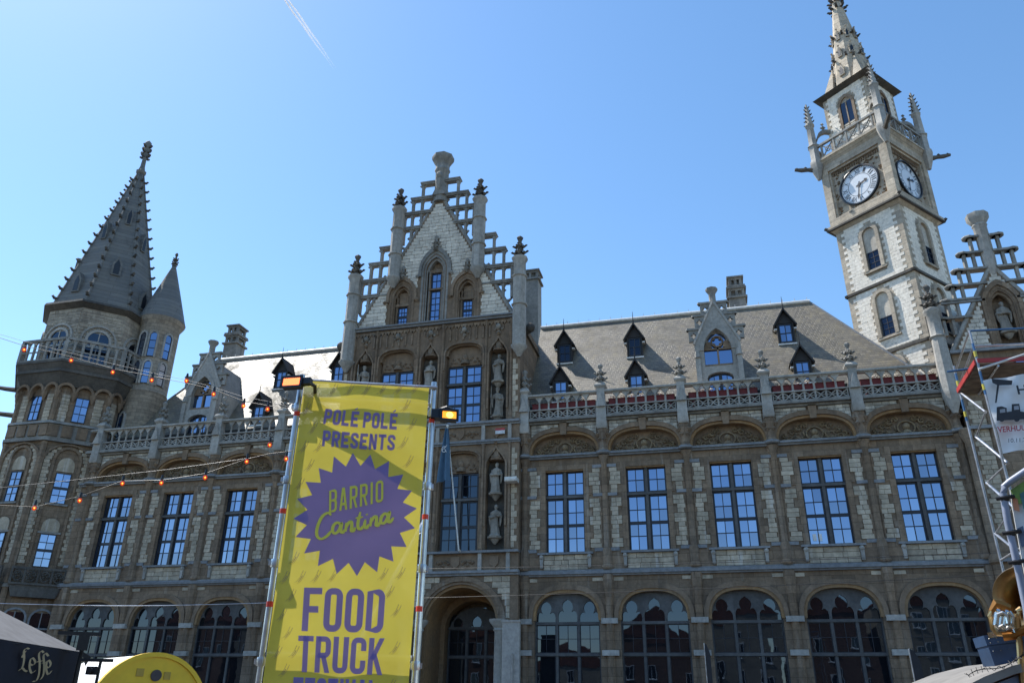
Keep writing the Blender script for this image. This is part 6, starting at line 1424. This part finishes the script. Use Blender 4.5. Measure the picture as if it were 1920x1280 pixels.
slab(((0, -0.02), (2.6, -0.02), (2.6, 0.0), (0, 0.0)), 0.0, 0.07, 'toe_board', 'red_paint'); slab(((-0.05, 0.0), (-0.025, 0.0), (-0.025, 1.0), (-0.05, 1.0)), -0.02, 0.06, 'toe_board', 'red_paint')
# printed sheet tied to it
P0, P1, P2 = sc(1846, 716, 13.6), sc(1880, 840, 13.6), sc(1990, 700, 13.9)
SHT = thing('printed_sheet', 'white printed rental sheet with crane picture tied to the scaffold', 'banner', (P0.x, P0.y, 0)); vx = Vector((P2.x-P0.x, P2.y-P0.y, 0)).normalized(); vn2 = Vector((vx.y, -vx.x, 0)); vn2 = vn2 if vn2.y < 0 else -vn2
def shp(px, py, off=0.0): d = ray(px, py); t = ((P0-CAMP).dot(vn2))/d.dot(vn2); return CAMP+d*t+vn2*off-Vector((P0.x, P0.y, 0))
corners = [shp(1843, 712), shp(1990, 690), shp(1995, 830), shp(1882, 848)]
m = MB(); N_ = 12
vs = []
for j in range(N_+1):
    for i in range(N_+1):
        a = corners[0]+(corners[1]-corners[0])*(i/N_); b = corners[3]+(corners[2]-corners[3])*(i/N_); vs.append(tuple(a+(b-a)*(j/N_)+vn2*(0.03*sin(i*1.3+j*0.9)-0.03)))
m.add(vs, [(j*(N_+1)+i, j*(N_+1)+i+1, (j+1)*(N_+1)+i+1, (j+1)*(N_+1)+i) for j in range(N_) for i in range(N_)]); obj('sheet', m, 'print_white', SHT)
def shpoly(pts, mat, nm, off=0.07): m = MB(); m.add([tuple(shp(px, py, off)) for px, py in pts], [tuple(range(len(pts)))]); return obj(nm, m, mat, SHT)
def zz(x, y): return (1720+x/3.2, 600+y/3.2)
shpoly([zz(*p) for p in ((440, 360), (565, 372), (560, 398), (485, 400), (470, 505), (460, 505), (472, 398), (445, 385))], 'print_black', 'crane_picture')
shpoly([zz(*p) for p in ((470, 530), (500, 525), (530, 535), (530, 560), (560, 555), (560, 512), (605, 510), (612, 555), (640, 560), (680, 560), (680, 600), (470, 612))], 'print_black', 'truck_picture')
shpoly([zz(*p) for p in ((488, 545), (520, 540), (522, 562), (490, 566))], 'print_grey', 'truck_window', 0.075); shpoly([zz(*p) for p in ((572, 525), (600, 522), (604, 545), (574, 548))], 'print_grey', 'truck_window', 0.075)
for px in (500, 590, 650): shpoly([(zz(px+18*cos(a), 600+18*sin(a))) for a in [2*pi*i/12 for i in range(12)]], 'print_black', 'wheel_picture', 0.073)
def sheet_text(body, tl, tr, br, bl, mat, bold=0.02):
    V, Fc = text_mesh(body, bold); pts = []
    for x, y in V:
        X = (bl[0]*(1-x)+br[0]*x)*(1-y)+(tl[0]*(1-x)+tr[0]*x)*y; Y = (bl[1]*(1-x)+br[1]*x)*(1-y)+(tl[1]*(1-x)+tr[1]*x)*y; pts.append(tuple(shp(*zz(X, Y), 0.075)))
    m = MB(); m.add(pts, Fc); obj('lettering', m, mat, SHT)
sheet_text('H', (585, 402), (640, 398), (655, 450), (598, 455), 'print_black'); sheet_text('VERHUU', (472, 648), (645, 636), (645, 668), (478, 684), 'print_red'); sheet_text('10.11.7', (540, 718), (645, 714), (645, 738), (540, 742), 'print_black', 0.0)
# ---------------------------------------------------------------- pipe frame with painted poster
FR = thing('pipe_frame_sign', 'grey pipe frame holding a colourful painted poster at the right edge', 'sign', hd(1885, 930, 5.6))
O2 = Vector(FR.location)
def fq(px, py, h=5.6): return tuple(hd(px, py, h)-O2)
m = MB(); m.tube([fq(1990, 850), fq(1935, 875), fq(1893, 903), fq(1883, 912), fq(1881, 925), fq(1890, 980), fq(1908, 1060), fq(1925, 1140), fq(1945, 1290, 5.6)], 0.021, 10); obj('pipe', m, 'pipe_grey', FR)
for px, py in ((1884, 935), (1896, 1000), (1907, 1055)): m = MB(); a = Vector(fq(px, py)); m.tube([a+Vector((-0.05, -0.01, 0.0)), a+Vector((0.05, -0.02, 0.01))], 0.012, 6); m.ball(tuple(a), 0.025, 8, 6); obj('clamp', m, 'black_plastic', FR)
def fpoly(pts, mat, nm, h): m = MB(); v = [Vector(fq(px, py, h)) for px, py in pts]; n = len(v); b = [q+Vector((0, 0.006, 0)) for q in v]; m.add([tuple(q) for q in v+b], [tuple(range(n)), tuple(range(2*n-1, n-1, -1))]+[(i, (i+1) % n, n+(i+1) % n, n+i) for i in range(n)]); return obj(nm, m, mat, FR)
fpoly([(1894, 918), (1990, 860), (1990, 1300), (1965, 1300), (1918, 1060), (1898, 950)], 'print_white', 'poster', 5.64)
fpoly([(1895, 918), (1935, 892), (1945, 925), (1925, 940), (1908, 945)], 'poster_green', 'painted_patch', 5.62); fpoly([(1912, 925), (1950, 905), (1950, 960), (1925, 975)], 'poster_teal', 'painted_patch', 5.615); fpoly([(1898, 932), (1908, 935), (1912, 958), (1902, 955)], 'poster_orange', 'painted_patch', 5.612); fpoly([(1908, 990), (1918, 985), (1926, 1020), (1916, 1026)], 'van_slate_blue', 'painted_patch', 5.612)
# ---------------------------------------------------------------- sousaphone, trunk and painted van roof
TB = thing('sousaphone', 'dented brass sousaphone with silver valves lying on the blue trunk', 'tuba', hd(1895, 1185, 6.6)); O3 = Vector(TB.location)
def tq(px, py, h=6.35): return Vector(hd(px, py, h)-O3)
bc = tq(1922, 1118, 6.6); ax = (Vector(CAMP)-O3-bc); ax.z = 0; ax.normalize(); ax = (ax+Vector((-0.35, 0, 0.05))).normalized()
rot = ax.to_track_quat('Z', 'Y').to_matrix().to_4x4(); BM = Matrix.Translation(bc) @ rot
m = MB(BM); prof = [(0.045, -0.42), (0.06, -0.3), (0.085, -0.18), (0.115, -0.09), (0.145, -0.035), (0.175, -0.005), (0.2, 0.004), (0.206, -0.004), (0.2, -0.012)]
vs = []; n = 32
for r_, z in prof: vs += [(r_*cos(2*pi*i/n), r_*sin(2*pi*i/n), z) for i in range(n)]
m.add(vs, [(j*n+i, j*n+(i+1) % n, (j+1)*n+(i+1) % n, (j+1)*n+i) for j in range(len(prof)-1) for i in range(n)]); obj('bell', m, 'brass', TB)
m = MB(BM); m.lathe(0, 0, [(0.055, -0.3), (0.03, -0.32)], 24); obj('bell_throat', m, 'brass_dark', TB)
m = MB(); m.tube([tq(1858, 1145), tq(1856, 1155), tq(1862, 1178), tq(1870, 1187), tq(1885, 1188), tq(1902, 1182), tq(1908, 1172), tq(1906, 1150)], 0.017, 8); obj('valve_loop', m, 'brass', TB)
m = MB(); m.tube([tq(1918, 1290), tq(1912, 1210), tq(1908, 1160), tq(1908, 1146), tq(1914, 1141), tq(1922, 1142), tq(1928, 1160), tq(1935, 1220)], 0.02, 8); obj('main_tube', m, 'brass', TB)
m = MB(); m.tube([tq(1862, 1148), tq(1872, 1135), tq(1880, 1138), tq(1895, 1142)], [0.03, 0.05, 0.045, 0.03], 8); m.tube([tq(1880, 1192), tq(1900, 1190), tq(1925, 1178)], 0.03, 8); obj('branch', m, 'brass_dark', TB)
for i, (px, py) in enumerate(((1868, 1158), (1876, 1165), (1884, 1160))):
    m = MB(); m.tube([tq(px, py+14, 6.3), tq(px+3, py-10, 6.3)], 0.022, 10); m.tube([tq(px+3, py-10, 6.3), tq(px+4, py-15, 6.28)], 0.012, 8); obj('valve', m, 'nickel', TB)
for P in (((1866, 1170), (1872, 1176), (1880, 1172), (1886, 1178)), ((1870, 1152), (1880, 1148), (1888, 1152), (1890, 1168)), ((1886, 1180), (1894, 1172), (1902, 1178), (1900, 1184)), ((1892, 1146), (1900, 1156), (1898, 1168))):
    m = MB(); m.tube([tq(x, y, 6.27) for x, y in P], 0.012, 6); obj('crook', m, 'nickel', TB)
tp0 = hd(1858, 1226, 6.75); TK = thing('trunk', 'worn blue riveted trunk below the brass horn', 'trunk', tp0, 0.0)
ry = -0.12
m = MB(Matrix.Rotation(ry, 4, 'Y')); m.box(0.0, 0.8, 0, 0.28, -0.14, 0.055); bo = obj('body', m, 'trunk_blue', TK)
m = MB(Matrix.Rotation(ry, 4, 'Y')); m.box(-0.006, 0.806, -0.006, 0.286, 0.058, 0.125); obj('lid', m, 'trunk_blue', TK)
m = MB(Matrix.Rotation(ry, 4, 'Y'))
for i in range(16):
    for z in (0.1, 0.075, 0.02, -0.1): m.octa((0.02+i*0.05, -0.008, z), 0.0055)
m.box(0.02, 0.09, -0.014, -0.006, 0.105, 0.14); obj('rivet', m, 'nickel', TK, kind='stuff')
a0 = hd(1800, 1279, 6.3); VR = thing('painted_van', 'cream and terracotta painted van roof under the blue trunk', 'van', (a0.x, a0.y, 0), 0.1)
A = [(0.0, a0.z-0.02), (0.12, a0.z+0.035), (0.3, a0.z+0.10), (0.55, a0.z+0.16), (0.9, a0.z+0.2), (1.5, a0.z+0.2), (1.9, a0.z+0.08), (2.05, a0.z-0.05)]
m = MB(); m.band([(x, z-0.05) for x, z in A], A, -0.1, 1.4); obj('roof', m, 'van_cream', VR)
m = MB(); m.prism([(-0.01, 0.45), (2.06, 0.45), (2.06, a0.z-0.06)]+[(x, z-0.052) for x, z in A[::-1]], 0.0, 1.35); obj('body', m, 'van_terracotta', VR)
m = MB(); m.band([(x+0.05, z-0.10) for x, z in A[:-1]], [(x+0.03, z-0.056) for x, z in A[:-1]], -0.06, 0.0); obj('blue_stripe', m, 'van_slate_blue', VR)
for x in (0.45, 1.6):
    for y in (0.1, 1.2): m = MB(TR(x, y, 0.32) @ Matrix.Rotation(pi/2, 4, 'X')); m.lathe(0, 0, [(0.32, -0.09), (0.32, 0.09)], 16); obj('wheel', m, 'black_plastic', VR)
m = MB(); RR = random.Random(2); pts = [(x, -0.11, z+0.03+0.015*sin(x*20)) for x, z in [(0.02+i*0.03, a0.z+0.2*sin(min(1, (0.02+i*0.03)/0.95)*pi/2)) for i in range(40)]]; m.tube(pts, 0.003, 4)
for p in pts[::1]:
    for q in range(2): d = Vector((RR.uniform(-1, 1), RR.uniform(-1, 1), RR.uniform(-1, 1))).normalized()*0.022; m.tube([tuple(Vector(p)-d), tuple(Vector(p)+d)], 0.0022, 3)
GR = obj('barbed_garland', m, 'cable', None, VR.location, (0, 0, 0.1)); tag(GR, 'dark barbed wire garland lying along the painted van roof', 'garland')
# ---------------------------------------------------------------- dark feather flags and a pipe in front of the arches
for px, py, h, wd, lb, mt in ((1320, 1205, 30, 0.12, 'slim dark feather flag in front of the third ground-floor pier', 'feather_black'), (1704, 1215, 26, 0.16, 'slim black feather flag in front of the right ground-floor arches', 'feather_black')):
    q = hd(px, py, h); T = thing('feather_flag', lb, 'flag', (q.x, q.y, 0), 0, 'slim dark feather flags'); m = MB(); m.tube([(0, 0, 0), (0, 0, q.z)], 0.02, 6); obj('pole', m, 'steel_tube', T); m = MB(); m.prism([(0.0, 0.5), (wd*1.6, 0.6), (wd*1.5, q.z-0.35), (wd*0.7, q.z-0.05), (0, q.z)], -0.01, 0.01); obj('cloth', m, mt, T)
q = hd(958, 1165, 39.5); m = MB(); m.box(-0.42, 0.42, 0, 0.25, 0, q.z); m.box(-0.46, 0.46, -0.04, 0.27, q.z, q.z+0.08); m.tube([(0.1, -0.08, 0.0), (0.1, -0.08, 3.8)], 0.05, 8); tag(obj('pale_pillar', m, 'pale_grey_stone', None, (q.x, q.y, 0)), 'pale stone pillar against the pier right of the arched portal', 'pillar')
# ---------------------------------------------------------------- vapour trail
a, b = hd(537, 0, 3000), hd(634, 138, 3000); a = a+(a-b)*0.25; L_ = (b-a).length
d = (a-b).normalized(); side = d.cross((a-CAMP).normalized()).normalized()
Mx = Matrix((( d.x, side.x, d.cross(side).x, b.x), (d.y, side.y, d.cross(side).y, b.y), (d.z, side.z, d.cross(side).z, b.z), (0, 0, 0, 1)))
m = MB()
for s in (-1, 1): m.tube([(L_*i/24, s*(5.5+i*0.12)+1.2*sin(i*0.8+s), 0) for i in range(25)], [1.3+4.0*min(1, i/10)-1.4*max(0, (i-10)/14) for i in range(25)], 8)
o = obj('vapour_trail', m, 'contrail_vapour'); o.matrix_world = Mx; tag(o, 'thin white double aircraft vapour trail in the blue sky', 'vapour trail')
# ================================================================ houses across the square, seen in the window glass
def house(x, w_, h, roof, mat, label):
    T = thing('town_house', label, 'house', (x, -76, 0), pi, 'houses across the square'); m = MB(); m.box(-w_/2, w_/2, 0, 9, 0, h); obj('wall', m, mat, T)
    m = MB(); m.prism([(-w_/2-0.2, h), (w_/2+0.2, h), (0, h+roof)], -0.1, 9.1); obj('roof', m, 'house_tile', T)
    for k_ in range(int(h//3.4)):
        for i in range(3):
            cx = -w_/2+w_*(i+0.5)/3; z = 1.0+k_*3.4; m = MB(); m.box(cx-0.55, cx+0.55, -0.06, 0.02, z, z+1.9); m.box(cx-0.65, cx+0.65, -0.14, 0, z-0.1, z); o = obj('window', m, 'print_white', T); pane(o, I4, cx-0.48, cx-0.03, z+0.08, z+1.82, -0.065, 'dim_glass'); pane(o, I4, cx+0.03, cx+0.48, z+0.08, z+1.82, -0.065, 'dim_glass')
hs_ = [(-84, 13, 13, 5, 'house_brick'), (-70, 12, 11.5, 5, 'house_plaster'), (-57.5, 11, 12.5, 5, 'house_brick'), (-45.5, 11, 12, 4, 'house_plaster'), (-34, 10, 11, 4, 'house_brick'), (-22, 12, 6.8, 2.5, 'house_plaster'), (-10, 11, 10.2, 4, 'house_brick'), (1.5, 10, 12.5, 4.5, 'house_plaster'), (13, 11, 13, 4.5, 'house_brick'), (25, 11, 14, 4.5, 'house_plaster'), (37.5, 12, 13, 5, 'house_brick'), (51, 13, 13.5, 5, 'house_plaster')]
for i, (x, w_, h, r_, mt) in enumerate(hs_): house(x, w_, h, r_, mt, '%s town house with red tiled gable across the square, number %s from the left' % ('brick' if 'brick' in mt else 'plastered', ['one', 'two', 'three', 'four', 'five', 'six', 'seven', 'eight', 'nine', 'ten', 'eleven', 'twelve'][i]))
